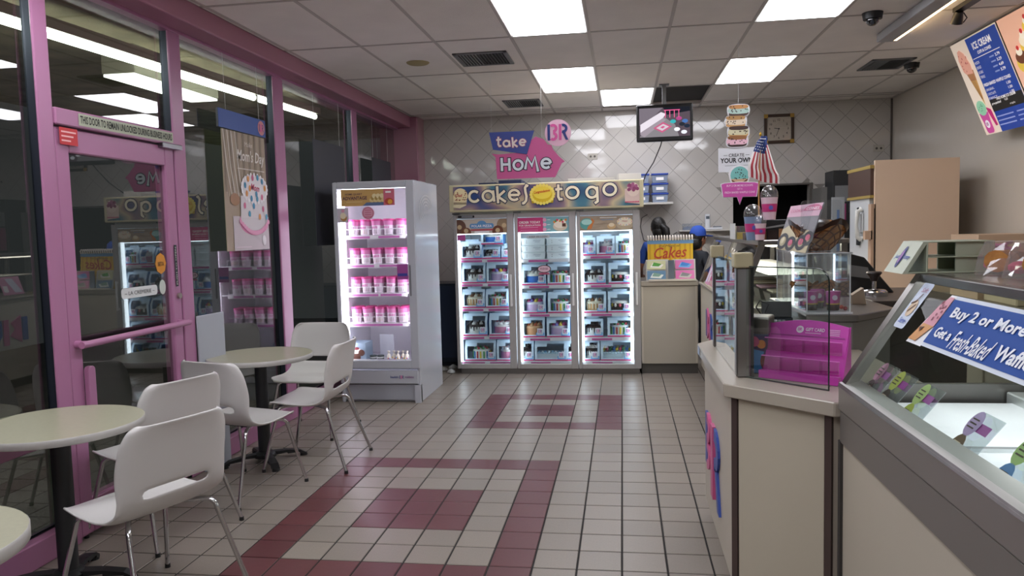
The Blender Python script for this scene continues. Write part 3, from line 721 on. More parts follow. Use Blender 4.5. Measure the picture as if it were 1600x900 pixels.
for k, (a, b) in enumerate(DO):
    ga, gb = a+.035, b-.072
    m = MB().use(frame_m); m.box(a, ga, 2.21, 2.26, .065, 1.725); m.box(gb, b, 2.21, 2.26, .065, 1.725); m.box(ga, gb, 2.21, 2.26, .065, .115); m.box(ga, gb, 2.21, 2.26, 1.68, 1.725)
    d = m.build('door', fz, world=True, bevel=.004)
    MB().use(glass('#f2f6f6', .8, 0, 'freezer')).box(ga, gb, 2.228, 2.232, .115, 1.68).build('door_glass', d, world=True)
    MB().use(mat('#d9d9d7', .3)).box(b-.05, b-.028, 2.172, 2.19, .74, 1.08).build('handle', d, world=True, bevel=.004)
    hm = MB().use(mat('#d9d9d7', .3)); hm.box(b-.048, b-.03, 2.19, 2.21, .75, .77); hm.box(b-.048, b-.03, 2.19, 2.21, 1.05, 1.07); hm.build('handle_mount', d, world=True)
    MB().use(mat('#5b5c5e', .3, .8)).box(a-.01+.005, a+.075, 2.19, 2.215, 1.728, 1.742).build('hinge', fz, world=True)
    lt = MB().use(led); lt.box(a+.036, a+.054, 2.262, 2.28, .13, 1.67); lt.build('light_strip', fz, world=True)
    MB().use(led).box(b-.06, b-.035, 2.266, 2.284, .13, 1.67).build('light_strip', fz, world=True)  # extra strip tucked behind the right stile, added to brighten the cakes
    if k == 2: MB().use(led).box(b-.105, b-.078, 2.262, 2.28, .13, 1.67).build('light_strip', fz, world=True)
    MB().use(led).box(ga+.02, gb-.02, 2.27, 2.285, 1.512, 1.52).build('top_light_strip', fz, world=True)
    for s, z in enumerate(SH[k]):
        sh = MB().use(mat('#d4dbe0', .35)).box(a+.03, b-.03, 2.285, 2.95, z-.014, z-.002).build('shelf', fz, world=True)
        A = Art((ga-.0, 2.282, z-.036), X, Z); w = gb-ga+.02; A.rect(mat('#e3e0e6', .5), 0, 0, w, .034)
        A.up(2); A.rect(mat('#c85a9e', .5), .0+(.1 if k else 0), .004, w*.45+(.06 if k else 0), .026)
        if k == 0: A.rect(mat('#c85a9e', .5), w*.55, .004, w-.02, .026)
        A.build('price_rail', sh, world=True)
# banner lightbox
m = MB().use(mat('#cfc6a0', .5)); m.box(-1.79, .245, 2.165, 2.40, 1.752, 2.035); m.build('sign_box', fz, world=True, bevel=.006)
ban = ramp_noise('banner_print', [(.34, '#1f3468'), (.44, '#4a7a8a'), (.52, '#c4b490'), (.57, '#8f7880'), (.64, '#2c4a80')], 1.9, .18, 1.5, coat=.4)
A = Art((-1.745, 2.163, 1.772), X, Z, .0015); A.rect(ban, 0, 0, 1.95, .245); pn = A.build('sign_panel', fz, world=True)
cr = mat('#efe6c6', .4)
cr = mat('#efe6c6', .4); ink = mat('#16264a', .4)
for s_, x, y, w, h in (('c', .175, .085, .11, .11), ('a', .32, .085, .115, .11), ('k', .475, .075, .095, .11), ('e', .60, .09, .11, .105), ('s', .735, .08, .07, .115),
                       ('t', 1.085, .08, .09, .105), ('o', 1.20, .09, .125, .115), ('g', 1.41, .09, .11, .11), ('o', 1.585, .11, .125, .115)):
    glyph(pn, (-1.745, 2.161, 1.772), s_, x, y, w, h, .026, ink, cr, name='banner_letter')
def cakepic(lab, fn):
    A = Art((-1.745, 2.160, 1.772), X, Z, .0018); fn(A); A.build('printed_cake', pn, world=True, label=lab)
def c1(A):
    A.poly(mat('#e6d9b4'), [(0, .15), (.155, .15), (.14, .05), (.07, .02), (0, .03)]); A.up(2).disc(mat('#efe0b0'), .08, .15, .078, .08, 24); A.up(3)
    for i in range(26): A.disc(mat('#7c3426'), .005+.14*random.random(), .1+.12*random.random(), .006, n=6)
    for i in range(10): A.rect(mat('#4b2a1c'), .008+.014*i, .06, .014+.014*i, .085)
    A.up(4).text(redp, 'Dad', .03, .14, w=.07, h=.03, shear=.2, bold=.02)
def c2(A):
    A.poly(mat('#cdb01c'), [(.84, .05), (1.06, .05), (1.075, .13), (.825, .13)]); A.up(2).disc(mat('#e2c522'), .95, .14, .125, .10, 24); A.up(3).disc(mat('#f2dd4a'), .95, .16, .10, .07, 20); A.up(4)
    for i in range(22): A.disc(mat('#f4e46a'), .95+.118*math.cos(i*PI/11), .14+.095*math.sin(i*PI/11), .017, n=8)
    A.up(5).text(mat('#c8382b'), 'Congratulations', .865, .14, w=.17, h=.034, shear=.3, rot=.12, bold=.02)
def c3(A):
    A.poly(mat('#d8bfb4'), [(1.80, .03), (1.95, .01), (1.95, .15), (1.80, .17)]); A.up(2).disc(mat('#e4cfc0'), 1.885, .16, .064, .07, 24); A.up(3)
    for i in range(14): A.disc(mat('#8a3d63') if i % 2 else mat('#a45a80'), 1.84+.09*random.random(), .14+.08*random.random(), .018, n=8)
    for i in range(9): A.disc(mat('#c94a6f'), 1.81+.016*i, .035, .008, n=6)
cakepic('cream cake printed at the left end', c1); cakepic('yellow cake printed in the middle', c2); cakepic('cream cake with purple flowers printed at the right end', c3)
# door posters
def poster(k, fn, lab):
    a, b = DO[k]; w = (b-.072)-(a+.035)
    A = Art((a+.035, 2.226, 1.522), X, Z, .0014); fn(A, w, .152); A.build('door_poster', fz, world=True, label=lab)
def p1(A, w, h):
    A.rect(mat('#c9bfb0'), 0, 0, w, h); A.up(2)
    for x, y, r, c in ((.02, .07, .08, '#6b4a3a'), (w-.02, .08, .09, '#9a8264'), (.1, .01, .055, '#7a4a2c'), (w-.1, .02, .06, '#6a3a20')):
        pts = [(min(w, max(0, x+r*math.cos(t*PI/12))), min(h, max(0, y+r*math.sin(t*PI/12)))) for t in range(24)]; A.poly(mat(c), pts)
        A.up(3).disc(mat('#c8b088'), min(max(x, .03), w-.03), min(max(y, .03), h-.03), .025, n=10); A.up(2)
    A.up(4).poly(mat('#5d93c4'), rrect(w/2-.13, .055, w/2+.13, .105, .02)); A.disc(mat('#5d93c4'), w/2, .1, .05, .035)
    A.up(5).text(whitep, 'POLAR PIZZA', w/2, .065, w=.22, h=.026, bold=.02, align='c'); A.up(4).rect(mat('#b8334a'), w/2-.12, .03, w/2+.12, .045); A.rect(whitep, w/2-.08, .006, w/2+.08, .024)
def p2(A, w, h):
    A.rect(mat('#7fb4bc'), 0, 0, w, h); A.up(2).rect(mat('#c93a78'), 0, 0, w*.5, h); A.up(3)
    A.text(whitep, 'ORDER TODAY', .015, .09, w=w*.42, h=.026, bold=.02); A.text(whitep, 'FOR GRADUATION', .015, .062, w=w*.42, h=.018, bold=.01)
    A.rect(mat('#e8a8c4'), .03, .045, w*.4, .05); A.rect(mat('#e8a8c4'), .03, .018, w*.4, .022)
    for i in range(3): A.disc(mat('#e9a9c6'), w*.53, .025+.05*i, .02, n=14); A.rect(whitep, w*.58, .022+.05*i, w*.64, .028+.05*i)
    A.disc(mat('#d8cdb4'), w*.83, .055, .075, .05); A.up(4).disc(mat('#efe6d2'), w*.83, .08, .065, .045); A.up(5)
    for i in range(9): A.disc(mat(['#e08a3a', '#4f9a5c', '#d8506a', '#f3e9d2'][i % 4]), w*.83-.06+.015*i, .1+.02*((i*7) % 3)/2, .013, n=8)
    A.rect(brownp, w*.87, .05, w*.94, .085)
def p3(A, w, h):
    A.rect(ramp_noise('wood_table', [(.3, '#8f7d69'), (.7, '#b5a48c')], 6, .5, 4, (1, 1, 8)), 0, 0, w, h); A.up(2)
    A.disc(mat('#5aa39c'), .07, .07, .07, .06); A.up(3).disc(mat('#a8d8cf'), .07, .09, .055, .03)
    A.up(2).poly(mat('#c97a3c'), [(.07, .01), (.12, .02), (.15, .1), (.12, .13), (.11, .07), (.08, .04)])
    A.disc(mat('#c9a878'), w*.6, .04, .045, .03); A.up(3).disc(mat('#e3d3b4'), w*.6, .055, .03, .02)
    A.up(2).disc(mat('#b9a98c'), w-.08, .05, .085, .048); A.up(3).disc(mat('#e6dcc6'), w-.08, .085, .08, .045); A.up(4).text(redp, 'Happy', w-.11, .08, w=.06, shear=.3)
    for i in range(14): A.disc(mat(['#d8506a', '#e6c13c', '#5f9bd0'][i % 3]), w-.08+.07*math.cos(i*.45), .085+.036*math.sin(i*.45), .005, n=6)
    A.text(mat('#4f8fc0'), 'happy birthday', w*.4, .1, w=.13, h=.02); A.rect(whitep, w*.38, .128, w*.7, .134)
poster(0, p1, 'polar pizza poster strip on the left freezer door'); poster(1, p2, 'pink and teal order today poster strip'); poster(2, p3, 'wood-toned cake poster strip on the right freezer door')
A = Art((-1.70, 2.205, 1.69), X, Z); A.poly(blackp, rrect(-.01, 0, .17, .024, .01)); A.up(2).rect(greyp, .03, .004, .15, .02); A.build('door_sticker', fz, world=True)
A = Art((-1.725, 2.225, 1.45), X, Z); A.rect(mat('#b94f98'), 0, 0, .085, .06); A.build('door_sticker', fz, world=True)
A = Art((-.98, 2.225, 1.455), X, Z); A.poly(mat('#b9c0c4'), rrect(0, 0, .25, .034, .014)); A.up(2).text(blackp, 'KEEP FROZEN', .03, .008, w=.19, h=.016); A.build('door_sticker', fz, world=True)
A = Art((-.80, 2.225, 1.13), X, Z); A.disc(mat('#2a1620'), 0, 0, .072, .042, 24); A.up(2).disc(mat('#d7b9c4'), 0, 0, .064, .034, 24); A.up(3).text(mat('#7b2a4c'), 'FUDGE', 0, -.008, w=.08, h=.02, align='c', bold=.02); A.up(2).poly(mat('#a84f6c'), [(-.06, -.06), (.06, -.06), (.05, -.04), (-.05, -.04)]); A.build('door_sticker', fz, world=True, label='oval sticker on the middle freezer door')
# contents
nth = ['top', 'second', 'third', 'fourth', 'bottom']; dn = ['left', 'middle', 'right']
LAY = {(0, 0): [(.13, .24, .19, 'drip')], (0, 1): [(.15, .26, .22, 'drip'), (.42, .26, .22, 'lilac')], (0, 2): [(.14, .25, .20, 'nut'), (.40, .25, .20, 'stripe')],
       (0, 3): [(.15, .27, .24, 'drip'), (.44, .27, .24, 'pink')], (0, 4): [(.20, .34, .22, 'stripe'), (.50, .24, .22, 'pink')],
       (1, 1): [(.15, .26, .22, 'blue'), (.43, .27, .22, 'stripe')], (1, 2): [(.14, .26, .22, 'lilac'), (.43, .27, .22, 'stripe')], (1, 3): [(.13, .25, .21, 'peach'), (.40, .25, .21, 'lilac')], (1, 4): [(.05, .16, .21, 'cookie'), (.31, .34, .21, 'sheet'), (.53, .10, .21, 'cookie')],
       (2, 0): [(.07, .17, .19, 'lilac'), (.26, .19, .20, 'pink'), (.46, .19, .20, 'stripe')], (2, 1): [(.13, .25, .22, 'drip'), (.41, .25, .22, 'choc')], (2, 2): [(.13, .25, .22, 'nut'), (.40, .25, .22, 'choc')],
       (2, 3): [(.11, .22, .19, 'cookie'), (.40, .27, .20, 'stripe')], (2, 4): [(.09, .18, .22, 'cookie'), (.36, .34, .22, 'party')]}
side = {1: ['only'], 2: ['left', 'right'], 3: ['left', 'centre', 'right']}
for (k, s), L in LAY.items():
    for n, (dx, w, h, kind) in enumerate(L):
        boxed_cake(DO[k][0]+.035+dx, 2.31, SH[k][s], w, h, kind, '%s on %s shelf, %s freezer door' % (side[len(L)][n].replace('only', 'left end'), nth[s], dn[k]))
boxed_cake(DO[0][0]+.035+.34, 2.33, SH[0][0], .21, .13, 'drip', 'lower of two stacked, top shelf, left freezer door')
boxed_cake(DO[0][0]+.035+.36, 2.32, SH[0][0]+.155, .24, .17, 'blue', 'upper of two stacked, top shelf, left freezer door')
boxed_cake(DO[0][0]+.035+.51, 2.34, SH[0][0], .11, .14, 'stripe', 'cut off at the right end, top shelf, left freezer door')
for c in range(2):
    for r in range(3):
        x = DO[1][0]+.035+.15+.27*c; z = SH[1][0]+.075*r
        t = thing('ice_cream_tub', 'white rectangular tub, %s of the %s stack, top shelf, middle freezer door' % (['bottom', 'middle', 'top'][r], ['left', 'right'][c]), 'tub', (x, 2.32, z), 0, 'white stacked tubs in the middle freezer')
        MB().use(mat('#dfe5e8', .45)).hexa([(-.12, 0, 0), (.12, 0, 0), (.12, .2, 0), (-.12, .2, 0)], [(-.128, -.006, .062), (.128, -.006, .062), (.128, .206, .062), (-.128, .206, .062)]).build('tub', t)
        MB().use(mat('#cfd8dc', .4)).box(-.131, .131, -.009, .209, .062, .072).build('lid', t, bevel=.002)
        A = Art((0, -.009, .01), X, Z); [A.disc(blackp, -.07, .012+.02*q, .004, n=8) for q in range(2)]; A.rect(mat('#8d97a8'), .0, .032, .08, .037); A.rect(mat('#8d97a8'), .02, .018, .07, .022); A.build('printed_label', t)
# things lying on top of the freezer
def slabthing(name, lab, cat, x0, x1, y0, y1, z0, z1, m, rz=0):
    t = tag(MB().use(m).box(x0-(x0+x1)/2, (x1-x0)/2, y0-(y0+y1)/2, (y1-y0)/2, 0, z1-z0).build(name, bevel=.002), lab, cat); t.location = ((x0+x1)/2, (y0+y1)/2, z0); t.rotation_euler = (0, 0, rz); return t
slabthing('paper_stack', 'thin stack of papers lying on the freezer top under the sign', 'papers', -.55, -.05, 2.5, 2.8, 1.95, 2.085, mat('#b9b5ae', .7))
slabthing('paper_stack', 'taller stack of white papers at the right end of the freezer top', 'papers', -.02, .22, 2.5, 2.75, 1.95, 2.12, mat('#cfccc6', .7), .1)
slabthing('storage_tray', 'navy blue tray on the freezer top below the hanging sign', 'tray', -1.30, -1.05, 2.45, 2.8, 1.95, 2.09, mat('#1c2a50', .5))
slabthing('storage_tray', 'low dark tray at the left of the freezer top', 'tray', -1.52, -1.33, 2.45, 2.8, 1.95, 2.07, mat('#2b3350', .5))

# ================================================================ UPRIGHT ICE CREAM FREEZER
uf = thing('display_freezer', 'tall white single-door freezer full of pink ice cream tubs', 'freezer', (-2.19, .84, 0))
wb_ = mat('#b9bcc4', .25, coat=.3); a, b = -2.565, -1.81
m = MB().use(wb_); m.box(b-.03, b, .86, 1.70, 0, 2.02); m.box(a, a+.03, .86, 1.70, 0, 2.02); m.box(a+.03, b-.03, 1.65, 1.70, 0, 2.02); m.box(a+.03, b-.03, .86, 1.65, 1.985, 2.02); m.box(a+.03, b-.03, .90, 1.65, 0, .33)
m.build('cabinet', uf, world=True, bevel=.006)
m = MB().use(mat('#f1eff4', .4)); m.box(a+.03, a+.045, .87, 1.6, .33, 1.985); m.box(b-.045, b-.03, .87, 1.6, .33, 1.985); m.box(a+.045, b-.045, 1.60, 1.63, .33, 1.985); m.box(a+.045, b-.045, .9, 1.6, .33, .345); m.build('white_liner', uf, world=True)
m = MB().use(wb_); ga, gb = a+.04, b-.075
m.box(a, ga, .83, .865, .32, 2.015); m.box(gb, b, .83, .865, .32, 2.015); m.box(ga, gb, .83, .865, .32, .395); m.box(ga, gb, .83, .865, 1.955, 2.015); d = m.build('door', uf, world=True, bevel=.005)
MB().use(glass('#f6f6f8', .8, 0, 'freezer2')).box(ga, gb, .845, .849, .395, 1.955).build('door_glass', d, world=True)
MB().use(mat('#6a6c72', .4)).box(b-.062, b-.05, .82, .832, .98, 1.26).build('handle', d, world=True, bevel=.003)
m = MB().use(wb_); m.box(a, b-.02, .845, .9, .175, .30); m.build('drawer_panel', uf, world=True, bevel=.006)
m = MB().use(mat('#a5a8b0', .35)); m.box(a+.02, b-.06, .875, .9, .02, .165); m.build('kick_panel', uf, world=True, bevel=.003)
MB().use(wb_).box(b-.055, b, .845, .9, 0, .165).build('corner_post', uf, world=True)
A = Art((b-.28, .843, .235), X, Z); A.text(navyp, 'baskin', 0, -.006, w=.075, h=.022, bold=.02); br_logo(A, .105, .004, .03, None, 1); A.text(mat('#7a4a80'), 'robbins', .14, -.006, w=.08, h=.022, bold=.02); A.build('maker_lettering', uf, world=True, label='small blue and pink lettering on the lower panel')
A = Art((b+.001, .90, 1.75), Y, Z)
for r_ in (.10, .15, .20, .25): A.ring(mat('#c2c3c6', .3), .35, -.0, r_, .02, 20, .2, PI*1.2, .6)
A.build('swirl_decal', uf, world=True, label='faint whipped cream swirl decal on the side')
led2 = emis('#f6f0ff', 8)
MB().use(led2).box(ga+.008, ga+.05, .865, .885, .42, 1.93).build('light_strip', uf, world=True)
MB().use(led2).box(gb+.012, gb+.045, .868, .885, .42, 1.93).build('light_strip', uf, world=True)  # added hidden strip behind the right stile, lifts the dim interior
MB().use(led).box(ga+.03, gb-.02, .88, .93, 1.955, 1.965).build('top_light_strip', uf, world=True)
A = Art((ga+.035, .843, 1.80), X, Z, .0014); A.rect(mat('#c9a060'), 0, 0, .50, .15); A.up(2); A.text(mat('#5a3a4a'), 'HOME QUART', .04, .095, w=.16, h=.02, bold=.02); A.text(mat('#5a3a4a'), 'ADVANTAGE', .015, .055, w=.23, h=.032, bold=.03); A.rect(mat('#e0c48a'), .05, .035, .2, .04)
A.poly(mat('#5a6f96'), [(.2, .0), (.42, .0), (.42, .03), (.24, .03)]); A.up(3)
for q in range(10): A.disc(mat(['#d8c28a', '#a98a4a', '#e6d6a8'][q % 3]), .29+.012*q, .05+.018*(q % 3), .022, n=9)
A.up(4).rect(mat('#c9657a'), .40, 0, .50, .15); A.up(5).disc(mat('#b8452f'), .45, .035, .04, .03); A.up(6).disc(mat('#e0a23c'), .46, .03, .022); A.rect(whitep, .42, .11, .47, .125)
A.build('door_poster', uf, world=True, label='tan home quart advantage poster across the freezer glass')
A = Art((ga+.285, .842, 1.735), X, Z, .0014); A.disc(mat('#dc9cb4'), 0, 0, .058); A.up(2); A.ring(mat('#b8506f'), 0, 0, .05, .004); [A.rect(mat('#c96a88'), -.03, .022-.02*i, .03, .028-.02*i) for i in range(4)]; A.build('round_sticker', uf, world=True)
A = Art((ga+.0, .842, 1.655), X, Z, .0014); A.rect(mat('#c9c0cc'), 0, 0, .10, .13); A.up(2).disc(mat('#b98a50'), .055, .04, .03, .028); A.up(3).disc(mat('#e9dcc0'), .05, .06, .028); A.disc(mat('#dc9cb4'), .05, .105, .015); A.build('small_sticker', uf, world=True)
A = Art((gb-.105, .842, 1.13), X, Z, .0014); A.rect(mat('#a04a94'), 0, 0, .10, .14); A.up(2).rect(mat('#3d3f9a'), .005, .03, .095, .055); A.build('purple_sticker', uf, world=True)
SZ = [1.535, 1.272, 1.004, .728]
cupb = mat('#f6e8f2', .45); cupp = mat('#e890c4', .45); lidm = mat('#d84a90', .3); bands = ['#8a8f4a', '#7a5a3c', '#5a9a58', '#c9b04a', '#4f8f86', '#b98a4a', '#5a4a3a', '#a9b86a']
BB = {}
for c in bands:
    BB[c] = MB().use(mat(c, .5)).lathe([(.0405, .012), (.0425, .05)], n=16, caps=False).mesh('flavour_band', smooth=60)
cb = MB().use(cupb); cb.lathe([(.040, 0), (.0475, .128)], n=18); cbm = cb.mesh('cup', smooth=50)
sw = MB().use(cupp); sw.lathe([(.0455, .088), (.0482, .1285)], n=18, caps=False)
for i in range(4):
    aa = -PI/2+(i-1.5)*.35; sw.ball((math.cos(aa)*.043, math.sin(aa)*.043, .068), (.006, .006, .014), 6, 4)
swm = sw.mesh('pink_band', smooth=50)
lm = MB().use(lidm).lathe([(.051, .126), (.052, .14), (.049, .145), (.045, .142)], n=18); lmm = lm.mesh('lid', smooth=40)
nm = ['top', 'second', 'third', 'lowest']
for s, z in enumerate(SZ):
    sh = MB().use(mat('#ececf0', .4)).box(a+.05, b-.05, .93, 1.58, z-.012, z-.001).build('shelf', uf, world=True)
    A = Art((-2.50, .925, z-.035), X, Z); A.rect(whitep, 0, 0, .575, .033); A.up(2).rect(mat('#c875b4'), .02, .006, .24+.03*s, .026); A.rect(mat('#c875b4'), .32, .006, .52, .026); A.build('price_rail', sh, world=True)
    g = MB().use(mat('#f4f4f6', .3)); g.cyl((-2.50, .93, z+.055), (-1.93, .93, z+.055), .003, n=6); [g.cyl((-2.50+.1135*i, .93, z-.01), (-2.50+.1135*i, .93, z+.055), .0025, n=6) for i in range(6)]; g.build('wire_guard', sh, world=True)
    for r in range(2):
        for c in range(5):
            x, y = -2.437+.1125*c, .985+.104*r; k = (s*7+c*3+r*5) % 8
            where = ['front', 'back'][r]
            t = thing('ice_cream_tub', 'pink ice cream tub, %s in %s row, %s shelf, tall freezer' % (['leftmost', 'second from left', 'central', 'second from right', 'rightmost'][c], where, nm[s]), 'tub', (x, y, z), random.uniform(-.5, .5), 'pink ice cream tubs in the tall freezer')
            if r == 0: t.rotation_euler = (-.05, .06*math.sin(c*2+s), random.uniform(-.3, .3))
            link('cup', cbm, t); link('pink_band', swm, t); link('lid', lmm, t); link('flavour_band', BB[bands[k]], t)
# bottom shelf
t = thing('picture_box', 'pale blue box with printed sundae, bottom of the tall freezer', 'box', (-2.43, .93, .35)); MB().use(mat('#9fb6c6', .5)).box(-.085, .085, 0, .2, 0, .19).build('carton', t)
A = Art((-.085, -.001, 0), X, Z); A.up(1).disc(brownp, .07, .06, .05, .05); A.up(2).disc(mat('#e9dcd0'), .08, .12, .045, .03); A.up(3).disc(mat('#7a2430'), .08, .14, .03, .014); A.disc(brownp, .13, .1, .03); A.build('printed_picture', t)
A = Art((-2.50, .905, .36), X, Z); A.rect(whitep, 0, 0, .575, .036); A.up(2).rect(mat('#b98fc8'), .28, .006, .46, .03); A.rect(mat('#d8c85a'), .02, .006, .08, .03); A.build('price_rail', uf, world=True)
for i in range(5):
    t = thing('topping_bag', 'clear bag of sweets, %s of five, bottom of the tall freezer' % ['leftmost', 'second from left', 'central', 'second from right', 'rightmost'][i], 'bag', (-2.135+.044*i, .96+.02*(i % 2), .347), 0, 'bags of sweets in the tall freezer')
    MB().use(mat('#e8e2cf', .3)).lathe([(.018, 0), (.02, .03), (.018, .075), (.006, .09), (.014, .115)], n=10).build('bag', t, smooth=50)
    m = MB(); [m.use(mat(['#e2b92a', '#3f7fd0', '#c8434d', '#e8e2cf'][(q+i) % 4], .4)).ball((.012*math.cos(q*1.3), -.014+.004*math.sin(q), .012+.006*q), .008, 6, 4) for q in range(8)]; m.build('sweets', t)
for i in range(2):
    t = thing('striped_cup', 'small black and white striped cup, %s one, bottom of the tall freezer' % ['left', 'right'][i], 'cup', (-2.29+.07*i, .98, .347), 0, 'striped cups in the tall freezer')
    m = MB(); [m.use(mat('#33423f' if q % 2 else '#dfe3df', .5)).lathe([(.028+.001*q, .012*q), (.029+.001*q, .012*q+.012)], n=12) for q in range(6)]; m.build('cup', t)
t = tag(MB().use(mat('#e9edf2', .5)).box(-.16, .0, 0, .005, 0, .22).build('wire_divider'), 'white perforated divider in the lowest compartment of the tall freezer', 'divider'); t.location = (-2.19, 1.3, .347); t.rotation_euler = (0, 0, -.3)

# navy cabinet and litter between the freezers
t = thing('navy_cabinet', 'low dark navy cabinet in the gap between the two freezers', 'cabinet', (-2.14, 2.72, 0))
MB().use(mat('#1d2838', .35)).box(-.36, .355, 0, .5, .05, .955).build('body', t, bevel=.004); MB().use(mat('#171d28', .5)).box(-.34, .33, .03, .48, 0, .05).build('plinth', t); MB().use(mat('#28344a', .3)).box(-.35, .345, -.012, 0, .1, .93).build('door', t, bevel=.003)
for i, (x, y) in enumerate(((-1.99, 2.45), (-1.90, 2.58), (-1.86, 2.30))):
    m = MB().use(mat('#b9b9b6', .8)); m.lathe([(.03, 0), (.045, .01), (.035, .03), (.01, .045)], n=7, sx=1.3); o = m.build('crumpled_paper'); tag(o, 'crumpled white paper on the floor between the freezers, %s' % ['farther left', 'farthest back', 'nearest'][i], 'litter'); o.location = (x, y, 0); o.rotation_euler = (0, 0, i)
# ================================================================ HANGING SIGNS, TELEVISION, WALL THINGS
def cord(par, pts, r=.0012, m=None, name='string'): return MB().use(m or mat('#d8d8d8', .5)).tube(pts, r, 5).build(name, par, world=True)
# take home sign, plane y=1.5
th = thing('hanging_sign', 'pink house-shaped take home sign with blue banner, hung above the cake freezer', 'sign', (-.88, 1.5, 2.05))
def px(x, y): return (x, y)
def prism(m, pts, y, t): return MB().use(m).prism(pts, (0, y, 0), X, Z, -Y, t)
house = [(-1.16, 2.04), (-.60, 2.04), (-.535, 2.17), (-.505, 2.185), (-.56, 2.235), (-.60, 2.285), (-.615, 2.30), (-.63, 2.345), (-.665, 2.35), (-.70, 2.40), (-.78, 2.43), (-.83, 2.39), (-.87, 2.31), (-.92, 2.285), (-1.14, 2.275), (-1.21, 2.285), (-1.17, 2.25)]
prism(mat('#d05a96', .45), house, 1.50, .008).build('house_panel', th, world=True)
ban_ = [(-1.225, 2.485), (-.79, 2.485), (-.865, 2.265), (-1.19, 2.32)]
prism(mat('#3a4a96', .45), ban_, 1.488, .008).build('blue_panel', th, world=True)
d = MB().use(mat('#e8b8cf', .45)).cyl((-.565, 1.492, 2.455), (-.565, 1.484, 2.455), .125, n=40).build('round_panel', th, world=True)
A = Art((-.565, 1.482, 2.455), X, Z); br_logo(A, 0, .005, .15, None, 1); A.build('monogram', d, world=True)
dk_ = mat('#1a2238'); lt_ = mat('#e9dcd6', .4)
for s_, x, y, w, h in (('t', 0, .045, .055, .06), ('a', .068, .04, .058, .055), ('k', .155, .035, .05, .06), ('e', .225, .045, .055, .055)):
    glyph(th, (-1.155, 1.480, 2.305), s_, x, y, w, h, .017, mat('#a8476f'), lt_, t2=.004)
for s_, x, y, w, h in (('H', .0, .065, .085, .10), ('o', .115, .065, .085, .085), ('M', .225, .065, .13, .105), ('e', .385, .07, .085, .085)):
    glyph(th, (-1.11, 1.490, 2.06), s_, x, y, w, h, .024, dk_, mat('#dfe6ee', .4), t2=.008)
cord(th, [(-1.2, 1.49, 2.48), (-1.2, 1.49, 3.0)]); cord(th, [(-.72, 1.495, 2.42), (-.72, 1.495, 3.0)])

# television, plane y=2.3
tv = thing('television', 'black television hanging from a ceiling pole, showing a security view of the shop', 'television', (.47, 2.3, 2.42), -.03)
MB().use(mat('#0e0f11', .25)).box(-.285, .285, -.03, .03, 0, .375).build('casing', tv, bevel=.012, seg=2)
A = Art((-.255, -.031, .045), X, Z, .0008); A.rect(emis('#4a4048', .8), 0, 0, .51, .295)
E_ = lambda c: emis(c, .9)
A.up(2); A.poly(E_('#6a666a'), [(0, 0), (.40, 0), (.36, .12), (.25, .20), (.10, .13)]); A.poly(E_('#5f5860'), [(0, .12), (.12, .18), (.24, .295), (0, .295)]); A.poly(E_('#16181f'), [(.28, .22), (.51, .25), (.51, .295), (.24, .295)])
A.up(3); A.poly(E_('#b5aeb6'), [(.01, .05), (.24, .19), (.27, .23), (.22, .25), (.01, .13)]); A.poly(E_('#7d747c'), [(.01, .03), (.05, .0), (.27, .17), (.24, .19), (.01, .05)])
A.poly(E_('#9a4a68'), [(.14, .09), (.23, .04), (.33, .10), (.24, .15)]); A.up(4).poly(E_('#a59aa2'), [(.17, .09), (.23, .06), (.30, .10), (.24, .13)]); A.up(5).poly(E_('#a04a6c'), [(.21, .095), (.235, .082), (.26, .1), (.24, .11)])
for x, y, c in ((.38, .07, '#c4c4cc'), (.45, .04, '#b8bac2'), (.34, .15, '#2f8a8e'), (.40, .18, '#8a3a6a'), (.46, .15, '#3a5a8c'), (.43, .12, '#20242c'), (.48, .10, '#1c2432')): A.up(5).disc(E_(c), x, y, .03, .02, 12)
for i in range(4): A.rect(E_('#c4507c'), .26+.045*i, .19, .267+.045*i, .27)
A.rect(E_('#c4507c'), .25, .262, .41, .27)
A.build('screen', tv, label='lit screen with a security camera picture of the shop')
MB().use(mat('#7d7f80', .4, .7)).box(-.02, .02, .005, .045, .36, .585).build('ceiling_pole', tv); MB().use(mat('#7d7f80', .4, .7)).box(-.05, .05, -.03, .08, .567, .579).build('mounting_plate', tv)
cord(tv, [(.44, 2.30, 2.42), (.43, 2.33, 2.38), (.36, 2.45, 2.22), (.28, 2.6, 2.10), (.24, 2.7, 1.98), (.22, 2.72, 1.95)], .006, blackp, 'cable')

# wall outlet, clock, shelf
def outlet(x, z, lab):
    t = thing('wall_outlet', lab, 'outlet', (x, YB-.0035, z)); MB().use(mat('#b7b2a6', .4)).box(-.06, .06, -.008, 0, -.038, .038).build('cover_plate', t, bevel=.002)
    for q in (-.025, .025): MB().use(mat('#5a5650', .5)).cyl((q, -.010, 0), (q, -.006, 0), .014).build('socket', t)
outlet(-.33, 2.445, 'beige wall outlet left of the television'); outlet(3.07, 2.41, 'wall outlet high up near the right corner of the back wall')
ck = thing('wall_clock', 'square wall clock with dark wooden frame and brass corners on the back wall', 'clock', (1.92, YB-.004, 2.69))
m = MB().use(mat('#3c2a1e', .35)); w = .175
for q in ((-w, w, -w, -w+.035), (-w, w, w-.035, w), (-w, -w+.035, -w+.035, w-.035), (w-.035, w, -w+.035, w-.035)): m.box(q[0], q[1], -.03, 0, q[2], q[3])
m.build('frame', ck, bevel=.004)
for sx in (-1, 1):
    for sz in (-1, 1): MB().use(mat('#b3924a', .35, .8)).box(min(sx*w, sx*(w-.045))-.001, max(sx*w, sx*(w-.045))+.001, -.033, -.02, min(sz*w, sz*(w-.045))-.001, max(sz*w, sz*(w-.045))+.001).build('brass_corner', ck, bevel=.002)
